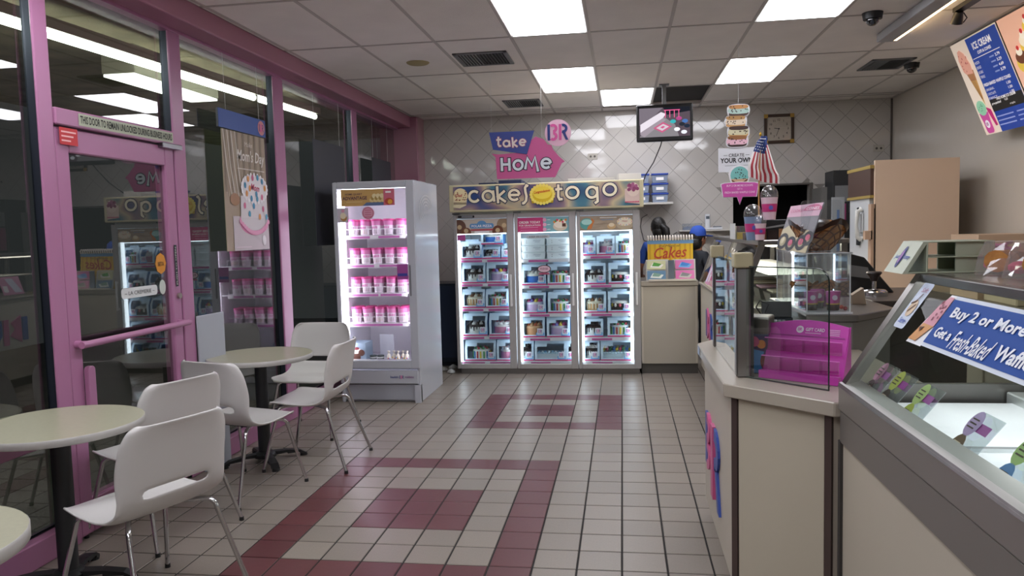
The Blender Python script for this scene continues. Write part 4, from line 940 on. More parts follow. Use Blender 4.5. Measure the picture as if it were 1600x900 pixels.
A = Art((0, -.012, 0), X, Z); A.rect(mat('#b5ab9c', .4), -.142, -.142, .142, .142); A.up(2)
for i, s_ in enumerate(['12', '1', '2', '3', '4', '5', '6', '7', '8', '9', '10', '11']):
    a_ = PI/2-i*PI/6; A.text(blackp, s_, .108*math.cos(a_), .108*math.sin(a_)-.012, h=.026, align='c', bold=.02)
A.build('dial', ck)
A = Art((0, -.014, 0), X, Z); A.up(2).line(blackp, [(0, 0), (-.055, .01)], .008); A.line(blackp, [(0, 0), (-.03, -.085)], .006); A.disc(blackp, 0, 0, .01); A.build('hands', ck)
MB().use(glass('#ffffff', 1.2, 0, 'clock')).box(-.142, .142, -.026, -.024, -.142, .142).build('glass_cover', ck)
slabthing('wall_shelf', 'white wall shelf holding the blue-lidded containers', 'shelf', .05, .64, YB-.28, YB-.004, 1.815, 1.84, mat('#c9c6bf', .5))
for c in range(2):
    for r in range(3):
        t = thing('food_container', 'clear container with blue lid, %s of the %s stack on the wall shelf' % (['bottom', 'middle', 'top'][r], ['left', 'right'][c]), 'container', (.26+.225*c, YB-.16, 1.842+.118*r), 0, 'blue-lidded containers on the wall shelf')
        MB().use(mat('#8b97ab', .25)).hexa([(-.085, -.08, 0), (.085, -.08, 0), (.085, .08, 0), (-.085, .08, 0)], [(-.095, -.09, .09), (.095, -.09, .09), (.095, .09, .09), (-.095, .09, .09)]).build('tub', t)
        MB().use(mat('#26439a', .4)).box(-.102, .102, -.098, .098, .09, .112).build('lid', t, bevel=.004); A = Art((-.045, -.0865, .03), X, Z, .003); A.rect(whitep, 0, 0, .09, .035); A.build('label', t)
slabthing('wall_shelf', 'narrow white wall shelf holding the cordless telephone', 'shelf', .72, 1.36, YB-.24, YB-.004, 1.475, 1.492, mat('#c9c6bf', .5))
t = thing('cordless_telephone', 'white cordless telephone standing in its base on the narrow wall shelf', 'telephone', (1.06, YB-.12, 1.493)); MB().use(mat('#c9ccd2', .4)).box(-.05, .17, -.07, .06, 0, .025).build('base', t, bevel=.006); MB().use(mat('#d3d6da', .35)).box(-.03, .03, -.02, .012, .02, .19).build('handset', t, bevel=.008); MB().use(mat('#4a5560', .4)).box(-.02, .02, -.022, -.02, .13, .165).build('display', t); MB().use(mat('#7b8088', .5)).box(.07, .16, -.05, .04, .025, .04).build('keypad', t, bevel=.003)
t = thing('document_tray', 'clear tray of papers on the narrow wall shelf, left of the telephone', 'tray', (.87, YB-.12, 1.493)); MB().use(glass('#dfe3e6', 1.3, .03, 'tray', .1)).box(-.12, .12, -.07, -.067, 0, .08).build('front', t); MB().use(mat('#8a9ab5', .6)).hexa([(-.11, -.05, 0), (.11, -.05, 0), (.11, .06, 0), (-.11, .06, 0)], [(-.10, -.05, .03), (.11, -.05, .055), (.11, .06, .06), (-.1, .06, .035)]).build('papers', t)
cordm = MB().use(blackp).tube([(.34, YB-.012, 1.70), (.27, YB-.012, 1.66), (.25, YB-.012, 1.55), (.29, YB-.012, 1.38), (.42, YB-.02, 1.33), (.58, YB-.02, 1.40), (.70, YB-.02, 1.47)], .004, 6).build('wall_cable'); tag(cordm, 'thin black cable looping along the back wall above the people', 'cable')

# ================================================================ BACK COUNTER, BOOK, ALBUM
lam = mat('#b9b2a2', .35); lam2 = mat('#aaa294', .3)
bc = thing('back_counter', 'low cream counter with cake catalogues beside the cake freezer', 'counter', (.50, 2.25, 0))
m = MB().use(lam); m.box(.21, .79, 2.27, 2.85, .11, .925); m.build('cabinet', bc, world=True); MB().use(lam2).box(.208, .795, 2.245, 2.88, .93, .98).build('countertop', bc, world=True, bevel=.004)
MB().use(mat('#57544f', .5)).box(.21, .79, 2.30, 2.84, 0, .11).build('kick_board', bc, world=True)
for xx in (.213, .765): MB().use(mat('#cbc3b3', .4)).box(xx, xx+.018, 2.262, 2.27, .12, .925).build('edge_strip', bc, world=True)
cb_ = thing('cake_catalogue', 'yellow ring-bound cakes catalogue standing open on the back counter', 'catalogue', (.52, 2.36, .98))
MB().use(mat('#b9a24a', .5)).hexa([(-.235, 0, 0), (.235, 0, 0), (.235, .01, 0), (-.235, .01, 0)], [(-.235, .05, .43), (.235, .05, .43), (.235, .06, .43), (-.235, .06, .43)]).build('cover', cb_)
A = Art((-.235, -.003, 0), X, (0, .05, .43)); yl = mat('#dcb31c', .45); y2 = mat('#c99a14', .45); A.rect(yl, 0, 0, .47, .40)
for i in range(9): A.up(2).rect(y2, .015+.052*i, 0, .035+.052*i, .40)
A.up(3).rect(mat('#6f9bc0', .5), -.005, .385, .475, .425); A.up(4).text(mat('#b5401e'), 'Cakes', .07, .225, w=.34, h=.12, shear=.35, bold=.012, rot=.05); A.text(mat('#4a4a2a'), 'the Magic of', .12, .345, w=.22, h=.03, shear=.3)
A.build('printed_page', cb_, label='yellow striped page lettered cakes')
for i in range(17):
    MB().use(mat('#e6ddd2', .4)).tube([(-.228+.0285*i, .04, .42), (-.228+.0285*i, .03, .45), (-.228+.0285*i, .05, .468), (-.228+.0285*i, .075, .45), (-.228+.0285*i, .07, .42)], .008, 6).build('binder_ring', cb_, smooth=60)
al = thing('photo_album', 'open photo album with clear sleeves of cake pictures on the back counter', 'album', (.52, 2.27, .981))
A0 = MB().use(mat('#b9b6b0', .5)); A0.hexa([(-.255, -.02, 0), (-.02, .0, 0), (-.02, .01, 0), (-.255, -.01, 0)], [(-.255, .05, .22), (-.02, .06, .22), (-.02, .07, .22), (-.255, .06, .22)]); A0.build('left_page', al)
A0 = MB().use(mat('#b9b6b0', .5)); A0.hexa([(.02, .0, 0), (.25, -.02, 0), (.25, -.01, 0), (.02, .01, 0)], [(.02, .06, .22), (.25, .05, .22), (.25, .06, .22), (.02, .07, .22)]); A0.build('right_page', al)
MB().use(mat('#8c98a6', .1, .6)).box(-.03, .03, -.012, .0, .0, .215).build('spine_sleeve', al); MB().use(mat('#c9c3b4', .5)).box(-.23, .25, -.045, -.025, 0, .02).build('album_foot', al)
def pic(x0, y0, c1, c2, c3, n):
    A = Art((x0, -.026+.0, y0), X, (0, .07, .22), .002); A.rect(mat(c1, .2), 0, 0, .19, .095); A.up(2).poly(mat(c2, .2), [(.03, .02), (.14, .012), (.17, .05), (.06, .07)]); A.up(3).poly(mat(c3, .2), [(.05, .035), (.12, .03), (.15, .055), (.07, .075)]); A.xx = 1
    i0 = 0; A.mb.xf(Matrix.Translation((0, y0*.32, 0))); A.build('photograph', al)
pic(-.245, .12, '#c4c49a', '#e3e0d8', '#5a9a4a', 0); pic(-.245, .015, '#5f7f9a', '#d7dcd8', '#7a9a8a', 1); pic(.045, .12, '#c46a9c', '#6aa7dc', '#3a78c0', 2); pic(.045, .015, '#c86aa0', '#b9b4ae', '#7a7a7c', 3)
slabthing('leaflet', 'small white leaflet at the front edge of the back counter', 'paper', .50, .66, 2.245, 2.30, .981, .986, whitep, -.1)

# ================================================================ PEOPLE (seen from behind the catalogue)
def person(label, x, y, top, shirt, cap=None, turn=0, ponytail=True):
    s = top/1.68; root = thing('person', label, 'person', (x, y, 0), turn)
    P = {'pel': (0, 0, .92), 'wai': (0, -.01, 1.06), 'che': (0, 0, 1.25), 'nb': (0, .005, 1.40), 'nk': (0, .015, 1.46), 'hd': (0, .03, 1.53), 'ht': (0, .035, 1.60),
         'sL': (-.165, 0, 1.35), 'eL': (-.235, .02, 1.10), 'wL': (-.17, .20, .98), 'hL': (-.14, .27, .97), 'sR': (.165, 0, 1.35), 'eR': (.235, .02, 1.10), 'wR': (.17, .20, .98), 'hR': (.14, .27, .97),
         'hpL': (-.09, 0, .88), 'kL': (-.10, .02, .50), 'aL': (-.10, -.02, .09), 'tL': (-.11, .12, .04), 'hpR': (.09, 0, .88), 'kR': (.10, .02, .50), 'aR': (.10, -.02, .09), 'tR': (.11, .12, .04)}
    R = dict(pel=.135, wai=.12, che=.14, nb=.07, nk=.052, hd=.085, ht=.08, sL=.065, eL=.042, wL=.028, hL=.03, sR=.065, eR=.042, wR=.028, hR=.03, hpL=.09, kL=.062, aL=.042, tL=.04, hpR=.09, kR=.062, aR=.042, tR=.04)
    E = ['pel wai', 'wai che', 'che nb', 'nb nk', 'nk hd', 'hd ht', 'che sL', 'sL eL', 'eL wL', 'wL hL', 'che sR', 'sR eR', 'eR wR', 'wR hR', 'pel hpL', 'hpL kL', 'kL aL', 'aL tL', 'pel hpR', 'hpR kR', 'kR aR', 'aR tR']
    for sd, k in (('L', -1), ('R', 1)):        # five fingers
        hx, hy, hz = P['h'+sd]
        for f in range(5):
            a, b = 'f%s%d' % (sd, f), 'g%s%d' % (sd, f); o = (f-1.5)*.019 if f < 4 else 0; L = (.05, .058, .054, .044, .035)[f]
            if f < 4: P[a] = (hx+o, hy+.035, hz); P[b] = (hx+o*1.2, hy+.035+L*.8, hz-.02)
            else: P[a] = (hx-k*.035, hy+.0, hz+.005); P[b] = (hx-k*.045, hy+L, hz-.005)
            R[a] = .010; R[b] = .008; E += ['h%s %s' % (sd, a), '%s %s' % (a, b)]
    ks = list(P); me = bpy.data.meshes.new('body'); me.from_pydata([tuple(c*s for c in P[k]) for k in ks], [tuple(ks.index(q) for q in e.split()) for e in E], [])
    o = bpy.data.objects.new('body', me); COL.objects.link(o); md = o.modifiers.new('k', 'SKIN'); md.use_smooth_shade = True
    for i, k in enumerate(ks):
        sv = me.skin_vertices[0].data[i]; r = R[k]*s; sv.radius = (r*1.25, r*.85) if k in ('che', 'wai', 'pel') else (r, r); sv.use_root = k == 'pel'
    su = o.modifiers.new('u', 'SUBSURF'); su.levels = 2; su.render_levels = 2
    bpy.context.view_layer.update(); m2 = bpy.data.meshes.new_from_object(o.evaluated_get(bpy.context.evaluated_depsgraph_get()))
    skin = mat('#9c6a50', .5); sh = mat(shirt, .8, bump=.2, bscale=30); tr = mat('#1b1c22', .8); shoe = mat('#101012', .5)
    for q in (skin, sh, tr, shoe): m2.materials.append(q)
    for p in m2.polygons:
        c = p.center/s
        p.material_index = 0 if (c.z > 1.415 or (c.y > .06 and c.z > .9 and abs(c.x) > .05) or (abs(c.x) > .17 and c.z < 1.14 and c.z > .9)) else 1 if c.z > .90 else 3 if c.z < .085 else 2
    m2.shade_smooth(); o.modifiers.clear(); o.data = m2; o.parent = root
    hz = 1.565*s
    f = MB().use(skin); f.ball((0, .035*s, hz), (.077*s, .095*s, .115*s), 18, 12); f.ball((-.079*s, .03*s, hz-.005), (.010, .020, .030), 8, 6); f.ball((.079*s, .03*s, hz-.005), (.010, .020, .030), 8, 6); f.lathe([(.004, .015), (.014, -.018)], (0, .13*s, hz), 8)
    f.use(mat('#e8e4df', .3)); [f.ball((q*.03, .118*s, hz+.012), (.012, .008, .008), 8, 5) for q in (-1, 1)]; f.use(mat('#20140f', .3)); [f.ball((q*.03, .126*s, hz+.012), (.005, .004, .005), 6, 4) for q in (-1, 1)]
    f.use(mat('#8c4a40', .5)).ball((0, .118*s, hz-.055), (.025, .010, .008), 8, 5); f.build('head', root, smooth=60)
    h = MB().use(mat('#14110f', .45, bump=.5, bscale=90)); h.ball((0, .012*s, hz+.022), (.092*s, .105*s, .115*s), 18, 10); h.ball((0, -.02, hz-.05), (.082, .075, .09), 14, 8)
    if ponytail: h.tube([(.02, -.07, hz+.03), (.05, -.12, hz-.02), (.07, -.12, hz-.12), (.075, -.10, hz-.2)], [.035, .045, .038, .012], 10)
    h.build('hair', root, smooth=60)
    if cap:
        c = MB().use(mat(cap, .7)); c.lathe([(.102*s, .0), (.104*s, .03), (.095*s, .075), (.06*s, .108), (.02*s, .12)], (0, .018, hz+.03), 20); c.hexa([(-.07, .10, hz+.03), (.07, .10, hz+.03), (.055, .19, hz+.018), (-.055, .19, hz+.018)], [(-.07, .10, hz+.042), (.07, .10, hz+.042), (.055, .19, hz+.03), (-.055, .19, hz+.03)])
        c.build('cap', root, smooth=50)
    return root
person('person with dark hair in a blue shirt, back turned, behind the yellow catalogue', .45, 3.38, 1.64, '#2b4f9e', None, .25)
person('person in a blue cap and dark shirt, back turned, right of the yellow catalogue', .87, 3.2, 1.50, '#22262e', '#2a52b4', -1.0, False)
# ================================================================ NEAR SERVICE COUNTER
ct = thing('service_counter', 'cream angled service counter with glass guard, at right of the aisle', 'counter', (.6, -2.2, 0))
ctop = [(.405, -1.75), (.405, -2.80), (.735, -3.12), (1.15, -3.12), (1.15, -1.97), (.89, -1.97), (.89, -1.62), (.49, -1.62)]
MB().use(lam2).prism(ctop, (0, 0, .878), X, Y, Z, .052).build('countertop', ct, world=True, bevel=.004)
body = [(.445, -1.73), (.445, -2.785), (.745, -3.075), (1.12, -3.075), (1.12, -2.0), (.87, -2.0), (.87, -1.66), (.50, -1.66)]
MB().use(mat('#bdb4a4', .38)).prism(body, (0, 0, .10), X, Y, Z, .778).build('cabinet', ct, world=True)
kick = [(.475, -1.70), (.475, -2.76), (.76, -3.04), (1.10, -3.04), (1.10, -2.03), (.85, -2.03), (.85, -1.70)]
MB().use(mat('#7a756c', .5)).prism(kick, (0, 0, 0), X, Y, Z, .10).build('kick_board', ct, world=True)
# end panel with metal strips
e0, e1 = Vector((.445, -2.785, 0)), Vector((.745, -3.075, 0)); ed = (e1-e0).normalized(); en = Vector((ed.y, -ed.x, 0))
if en.y > 0: en = -en
L_ = (e1-e0).length
m = MB().use(mat('#bdb5a2', .35)); m.prism([(0.03, .10), (L_-.03, .10), (L_-.03, .876), (.03, .876)], e0+en*.001, ed, Z, en, .008); m.build('end_panel', ct, world=True)
for q in (0, L_-.026):
    MB().use(mat('#5d4f4c', .35, .5)).prism([(q, .05), (q+.026, .05), (q+.026, .876), (q, .876)], e0+en*.001, ed, Z, en, .013).build('metal_strip', ct, world=True)
# relief monogram on the aisle side
A = Art((.4445, -2.17, .475), -Y, Z, .004)
lg = MB()
def rel(m_, pts, t): lg.use(m_).prism(pts, (.4445, 0, 0), Y, Z, -X, t)
# letters read from the aisle: right = -Y
A_ = Art((.432, -2.17, .475), -Y, Z, .003, lg)
rel(mat('#2f4a9c', .4), [(-1.86, .60), (-1.93, .60), (-1.93, .34), (-1.86, .34)], .012)
for (c0, c1) in ((.535, .075), (.40, .075)):
    lg.use(mat('#c9598c', .4))
    pts = [(-1.95-.12*math.sin(PI*i/10), c0+c1*math.cos(PI*i/10)) for i in range(11)] + [(-1.95-.05*math.sin(PI*i/10), c0+c1*.4*math.cos(PI*i/10)) for i in range(10, -1, -1)]
    rel(mat('#c9598c', .4), pts, .016)
rel(mat('#c9598c', .4), [(-2.12, .60), (-2.20, .60), (-2.20, .25), (-2.12, .25)], .016)
pts = [(-2.22-.15*math.sin(PI*i/10), .50+.10*math.cos(PI*i/10)) for i in range(11)] + [(-2.22-.08*math.sin(PI*i/10), .50+.04*math.cos(PI*i/10)) for i in range(10, -1, -1)]
rel(mat('#2f4a9c', .4), pts, .012); rel(mat('#2f4a9c', .4), [(-2.24, .42), (-2.31, .42), (-2.40, .24), (-2.33, .24)], .012)
lg.build('relief_logo', ct, world=True, label='raised pink and blue two-letter monogram')
A = Art((.404, -1.80, .935), -Y, Z); A.rect(mat('#a9b6d0', .4), .0, -.05, .09, -.008); A.build('edge_reflection', ct, world=True)  # bluish reflection on the counter edge, painted as a pale patch
# posts, caps, panes
cap_m = mat('#b3a988', .5)
def post(x, y, z1, w=.03):
    MB().use(brushed('#8a8886', .3)).box(x-w, x+w, y-w, y+w, .93, z1).build('glass_post', ct, world=True, bevel=.006)
    MB().use(cap_m).box(x-w-.01, x+w+.01, y-w-.01, y+w+.01, z1, z1+.06).build('post_cap', ct, world=True, bevel=.005)
    MB().use(mat('#2c2a2a', .5)).box(x+w, x+w+.014, y-w*.5, y+w*.5, .93, z1).build('post_gasket', ct, world=True)
post(.495, -1.86, 1.385, .022); post(.50, -2.655, 1.375, .028)
gl = glass('#f2f6f4', 1.4, .01, 'counter')
MB().use(gl).box(.480, .486, -2.63, -1.88, .932, 1.40).build('glass_pane', ct, world=True)
p0, p1 = Vector((.515, -2.68, 0)), Vector((.765, -2.935, 0)); pd = (p1-p0).normalized(); L2 = (p1-p0).length; pn_ = Vector((pd.y, -pd.x, 0)); pn_ = pn_ if pn_.y < 0 else -pn_
out = [(0, .932), (L2, .932), (L2, 1.33)] + [(L2-.05+.05*math.cos(PI/2*i/6), 1.33+.05*math.sin(PI/2*i/6)) for i in range(1, 7)] + [(0, 1.38)]
MB().use(gl).prism(out, p0, pd, Z, pn_, .006).build('glass_pane', ct, world=True)
edge = [p0+pd*x+Z*z+pn_*.003 for x, z in out[1:]]; MB().use(mat('#1c2a28', .2)).tube(edge, .0028, 6).build('pane_edge', ct, world=True)
MB().use(mat('#1c2a28', .3)).tube([p0+Z*.934+pn_*.003, p1+Z*.934+pn_*.003], .003, 6).build('pane_seal', ct, world=True)
MB().use(mat('#1c2a28', .3)).tube([(.483, -2.63, .934), (.483, -1.88, .934)], .003, 6).build('pane_seal', ct, world=True)

# gift card stand
gm = mat('#c63cac', .3, coat=.4)
ga_ = Vector((.575, -2.655, .932)); gb_ = Vector((.835, -2.83, .932)); gd = (gb_-ga_).normalized(); gn = Vector((gd.y, -gd.x, 0)); gn = gn if gn.y < 0 else -gn; GL = (gb_-ga_).length
gs = thing('gift_card_stand', 'magenta gift card stand with empty clear pockets behind the counter glass', 'card stand', tuple(ga_))
bk = -gn; up = (Z*.21+bk*.09)
n_ = 10; arc = [(GL*i/n_, .225+.022*math.sin(PI*i/n_)) for i in range(n_+1)]
UV = (Z*.92+bk*.39).normalized()
MB().use(gm).prism([(0, 0), (GL, 0)]+arc[::-1], ga_, gd, UV, -gn, .006).build('back_panel', gs, world=True)
MB().use(gm).prism([(0, 0), (.10, 0), (.095, .21), (.0, .0)][:3], gb_, bk, Z, gd, .004).build('side_panel', gs, world=True); MB().use(gm).prism([(0, 0), (.10, 0), (.095, .21)], ga_, bk, Z, gd, .004).build('side_panel', gs, world=True)
fr = ga_+gn*.03; MB().use(gm).prism([(0, 0), (GL, 0), (GL, .03), (0, .03)], fr, gd, Z, -gn, .03).build('front_lip', gs, world=True)
pk_ = glass('#f0c8ea', 1.6, .06, 'pocket')
for q, hh in ((.035, .055), (.115, .05)):
    o_ = ga_+UV*q+gn*.022
    MB().use(pk_).prism([(0.005, 0), (GL-.005, 0), (GL-.005, hh), (.005, hh)], o_, gd, (Z*.98+gn*.12).normalized(), gn, .002).build('clear_pocket', gs, world=True)
    for k in range(1, 4): MB().use(pk_).prism([(0, 0), (.022, 0), (.022, hh), (0, hh*.8)], ga_+UV*q+gd*(GL*k/4), gn, Z, gd, .002).build('pocket_divider', gs, world=True)
    MB().use(mat('#e07ccc', .2)).tube([o_+gd*.003+Z*hh, o_+gd*(GL-.003)+Z*hh], .0025, 6).build('pocket_rim', gs, world=True)
A = Art(ga_+UV*.185, gd, UV, .0012); A.up(1).disc(mat('#e6d6e6'), .125, .022, .015, .015, 20); br_logo(A, .125, .022, .012, None, 2, gm, gm); A.up(2).text(mat('#ecdcee'), 'GIFT CARD', .148, .016, w=.075, h=.014, bold=.015); A.rect(mat('#e0b0d8'), .148, .007, .21, .010)
[A.rect(mat('#e0b0d8'), .24, .024-.007*i, .282, .027-.007*i) for i in range(4)]; A.rect(mat('#9c2a88'), .01, -.008, GL-.01, -.003)
A.build('printing', gs, world=True, label='white gift card printing')
# topping box
tb_ = thing('napkin_dispenser', 'small steel dispenser with an ice cream picture on its front, beside the counter post', 'dispenser', (.575, -2.56, .932), -.35)
MB().use(steel).box(-.055, .055, -.05, .08, .165, .235).build('top_housing', tb_, bevel=.008, seg=2); MB().use(mat('#3c4a6a', .4)).box(-.048, .048, -.045, .075, 0, .165).build('body', tb_)
A = Art((-.046, -.046, .004), X, Z); A.rect(mat('#3a2a5e', .3), 0, 0, .092, .155); A.up(2).poly(mat('#4f8fc9', .3), [(.02, 0), (.07, 0), (.08, .09), (.03, .1)]); A.up(3).disc(mat('#a03a2c'), .02, .05, .018, .03); A.disc(mat('#d8863a'), .07, .12, .018); A.disc(mat('#c24a7a'), .04, .13, .022); A.disc(mat('#8c3a28'), .08, .05, .014, .03)
A.build('printed_picture', tb_)
MB().use(chrome).tube([(.06, .02, .20), (.07, .02, .12), (.068, .02, .0)], .004, 8).build('side_rail', tb_)

# register and small things on the counter
rg = thing('cash_register', 'black cash register with keypad and slip printer behind the counter glass', 'cash register', (.72, -1.88, .932), -.2)
MB().use(mat('#1a1c20', .4)).box(-.14, .14, -.13, .17, 0, .09).build('drawer_base', rg, bevel=.006)
MB().use(mat('#2a2d33', .4)).hexa([(-.13, -.12, .09), (.13, -.12, .09), (.13, .15, .09), (-.13, .15, .09)], [(-.13, -.11, .11), (.13, -.11, .11), (.13, .14, .21), (-.13, .14, .21)]).build('keypad_body', rg, bevel=.004)
for i in range(6):
    for j in range(4): MB().use(mat('#8b8f96' if (i+j) % 3 else '#c8cacd', .5)).box(-.115+.032*i, -.09+.032*i, -.09+.05*j, -.052+.05*j, .118+.021*j, .13+.021*j).build('key', rg)
MB().use(mat('#14161a', .3)).hexa([(-.12, .12, .21), (.12, .12, .21), (.12, .16, .21), (-.12, .16, .21)], [(-.12, .15, .34), (.12, .15, .34), (.12, .17, .34), (-.12, .17, .34)]).build('display', rg, bevel=.004)
MB().use(mat('#101114', .6)).tube([(-.1, .1, .2), (-.16, .05, .30), (-.13, .0, .36), (-.06, .02, .33), (-.10, -.05, .24), (-.16, -.08, .12)], .006, 6).build('coiled_cable', rg); rg.scale = (.62, .62, .62); rg.location = (.795, -1.80, .932)
t = thing('receipt_printer', 'small receipt printer with a curl of white paper beside the cash register', 'printer', (.66, -2.2, .932), -.4); MB().use(mat('#2c2e33', .4)).box(-.06, .06, -.08, .08, 0, .09).build('casing', t, bevel=.01); MB().use(whitep).hexa([(-.045, -.08, .085), (.045, -.08, .085), (.045, .0, .095), (-.045, .0, .095)], [(-.045, -.08, .087), (.045, -.08, .087), (.045, .0, .097), (-.045, .0, .097)]).build('paper_slip', t)

# ================================================================ FAR CAKE DISPLAY CASE
cc = thing('cake_display_case', 'long cream display case with slanted glass front behind the service counter', 'display case', (1.1, 1.0, 0))
y0, y1 = -.35, 2.22
MB().use(mat('#c3bbaa', .38)).box(.815, 1.55, y0, y1, .1, .95).build('base_cabinet', cc, world=True); MB().use(mat('#6a655c', .5)).box(.85, 1.5, y0+.03, y1, 0, .1).build('kick_board', cc, world=True)
MB().use(mat('#9b968c', .4, .5)).box(.795, 1.57, y0-.02, y1+.02, .945, .97).build('deck', cc, world=True, bevel=.004)
fm = brushed('#85827f', .32)
for yy in (y0, y1-.03, (y0+y1)/2):
    MB().use(fm).hexa([(.80, yy, .97), (.845, yy, .97), (.845, yy+.03, .97), (.80, yy+.03, .97)], [(.955, yy, 1.40), (1.0, yy, 1.40), (1.0, yy+.03, 1.40), (.955, yy+.03, 1.40)]).build('slanted_frame', cc, world=True)
    MB().use(fm).box(1.50, 1.54, yy, yy+.03, .97, 1.40).build('rear_post', cc, world=True)
tp = MB().use(fm); tp.box(.95, 1.55, y0-.01, y1+.01, 1.40, 1.435); tp.build('top_panel', cc, world=True, bevel=.005)
MB().use(emis('#fff4e4', 5)).box(1.05, 1.45, y0+.05, y1-.05, 1.385, 1.399).build('canopy_light', cc, world=True)
gp = glass('#f2f5f3', 1.3, .01, 'case')
m = MB().use(gp); m.hexa([(.808, y0+.03, .97), (.812, y0+.03, .97), (.812, y1-.03, .97), (.808, y1-.03, .97)], [(.963, y0+.03, 1.40), (.967, y0+.03, 1.40), (.967, y1-.03, 1.40), (.963, y1-.03, 1.40)]); m.build('slanted_glass', cc, world=True)
m = MB().use(gp); m.prism([(.82, .97), (1.5, .97), (1.5, 1.4), (.98, 1.4)], (0, y0+.01, 0), X, Z, -Y, .004); m.build('end_glass', cc, world=True)
m = MB().use(mat('#b4b4b0', .3, .5)); m.box(1.03, 1.5, y0+.05, y1-.05, 1.18, 1.19); m.build('glass_shelf', cc, world=True)
for k, yy in enumerate((-.1, .35, .8, 1.3)):
    t = thing('cake_pan', 'steel pan of ice cream inside the far display case, %s' % ['nearest the camera', 'second from the near end', 'third from the near end', 'farthest'][k], 'pan', (1.22, yy, .972), 0, 'pans in the far display case')
    MB().use(steel).hexa([(-.15, -.12, 0), (.15, -.12, 0), (.15, .12, 0), (-.15, .12, 0)], [(-.17, -.14, .08), (.17, -.14, .08), (.17, .14, .08), (-.17, .14, .08)]).build('pan', t); MB().use(mat(['#e8d8c0', '#d8a8b8', '#c8b890', '#b8a890'][k], .6, bump=.5, bscale=30)).box(-.15, .15, -.12, .12, .08, .095).build('ice_cream', t, bevel=.01)
for k, (yy, c1, c2) in enumerate(((.55, '#d99ab8', '#8fb0dc'), (1.0, '#e2a6c0', '#b884c8'), (1.6, '#d99ab8', '#d9d9e8'))):
    c0 = Vector((.80, yy, 1.0)); vv = Vector((.155, 0, .43)).normalized(); A = Art(c0+Vector((-.006, 0, 0)), -Y, vv, .002); A.rect(mat(c1, .5), 0, 0, .28, .20); A.up(2).poly(mat(c2, .5), [(.02, .02), (.12, .02), (.2, .18), (.1, .18)]); A.rect(whitep, .2, .03, .26, .1)
    A.build('price_card', cc, world=True)
lg = MB(); zc = .60
def rel2(m_, pts): lg.use(m_).prism(pts, (.8145, 0, 0), Y, Z, -X, .014)
rel2(mat('#2f4a9c', .4), [(1.62, .75), (1.55, .75), (1.55, .50), (1.62, .50)]); rel2(mat('#c9598c', .4), [(1.53, .77), (1.40, .70), (1.45, .63), (1.38, .56), (1.53, .48)]); rel2(mat('#c9598c', .4), [(1.36, .74), (1.29, .74), (1.29, .47), (1.36, .47)]); rel2(mat('#2f4a9c', .4), [(1.27, .74), (1.12, .66), (1.20, .60), (1.10, .46), (1.18, .46), (1.27, .58)])
lg.build('relief_logo', cc, world=True, label='raised pink and blue monogram low on the front')
# cups, flag on the case
def cup(x, y, z, s, body, label, dome=True, shake=True):
    t = thing('shake_cup', label, 'cup', (x, y, z), 0, 'display cups on the far case')
    MB().use(mat(body, .35)).lathe([(.032*s, 0), (.045*s, .12*s)], n=18).build('cup', t, smooth=50)
    MB().use(mat('#c8387c', .4)).lathe([(.0375*s, .042*s), (.0425*s, .085*s)], n=18, caps=False).build('printed_band', t, smooth=50)
    A = Art((-.012*s, -.044*s, .055*s), X, Z); A.disc(mat('#5a58a8'), 0.012*s, .009*s, .012*s, n=12); A.build('round_mark', t)
    MB().use(glass('#ffffff', 1.4, .03, 'lid', .05)).lathe([(.047*s, .12*s), (.046*s, .135*s), (.044*s, .15*s), (.033*s, .172*s), (.015*s, .183*s)], n=18).build('dome_lid', t, smooth=60)
    return t
cup(.925, -.30, 1.436, 1.35, '#7b8fae', 'tall grey-blue shake cup with clear dome lid on the far case')
cup(1.05, -.22, 1.575, 1.30, '#e3c4d0', 'pale pink shake cup with dome lid, highest of the three cups')
cup(.965, -.34, 1.436, .95, '#e6c9d2', 'small pink sundae cup in front of the two tall cups')
t = thing('display_riser', 'black slanted display tray with cake slices behind the cups', 'riser', (1.06, -.12, 1.436)); MB().use(black).box(-.10, .11, -.14, .10, 0, .138).build('riser', t, bevel=.003)
MB().use(mat('#a9abad', .3, .8)).hexa([(-.18, -.17, .06), (.14, -.17, .10), (.14, -.16, .10), (-.18, -.16, .06)], [(-.18, -.17, .068), (.14, -.17, .115), (.14, -.16, .115), (-.18, -.16, .068)]).build('tray_edge', t)
m = MB(); [m.use(mat(['#3a2018', '#7a4a2c', '#2c1812', '#a87850'][i % 4], .5)).box(-.18+.075*i, -.115+.075*i, -.15, -.02, .0, .05+.008*i) for i in range(4)]; m.build('cake_slices', t)
t = thing('recipe_box', 'low clear box with yellow contents at the corner of the far case', 'box', (1.0, .25, 1.436)); MB().use(mat('#c9a93a', .5)).box(-.12, .02, -.12, .1, 0, .05).build('contents', t); MB().use(glass('#e8ecec', 1.5, .04, 'box', .08)).box(-.125, .025, -.125, .105, 0, .1).build('clear_case', t)
MB().use(mat('#d9d9d6', .4)).box(-.14, -.135, -.14, .12, 0, .12).build('wire_end', t)
fl = thing('desk_flag', 'small United States flag on a wooden stick standing on the far case', 'flag', (.975, -.42+.18, 1.436))
MB().use(mat('#b98a52', .5)).tube([(0, 0, 0), (.0, 0, .35), (.012, 0, .72)], .005, 8).build('stick', fl); MB().use(mat('#c9a030', .3, .8)).lathe([(.004, 0), (.009, .012), (.003, .03)], (.012, 0, .72), 8).build('finial', fl)
MB().use(mat('#2a5ab0', .3, mottle=.5, mscale=60)).lathe([(.022, 0), (.02, .14), (.012, .15)], (0, 0, 0), 12).build('blue_bottle_base', fl)
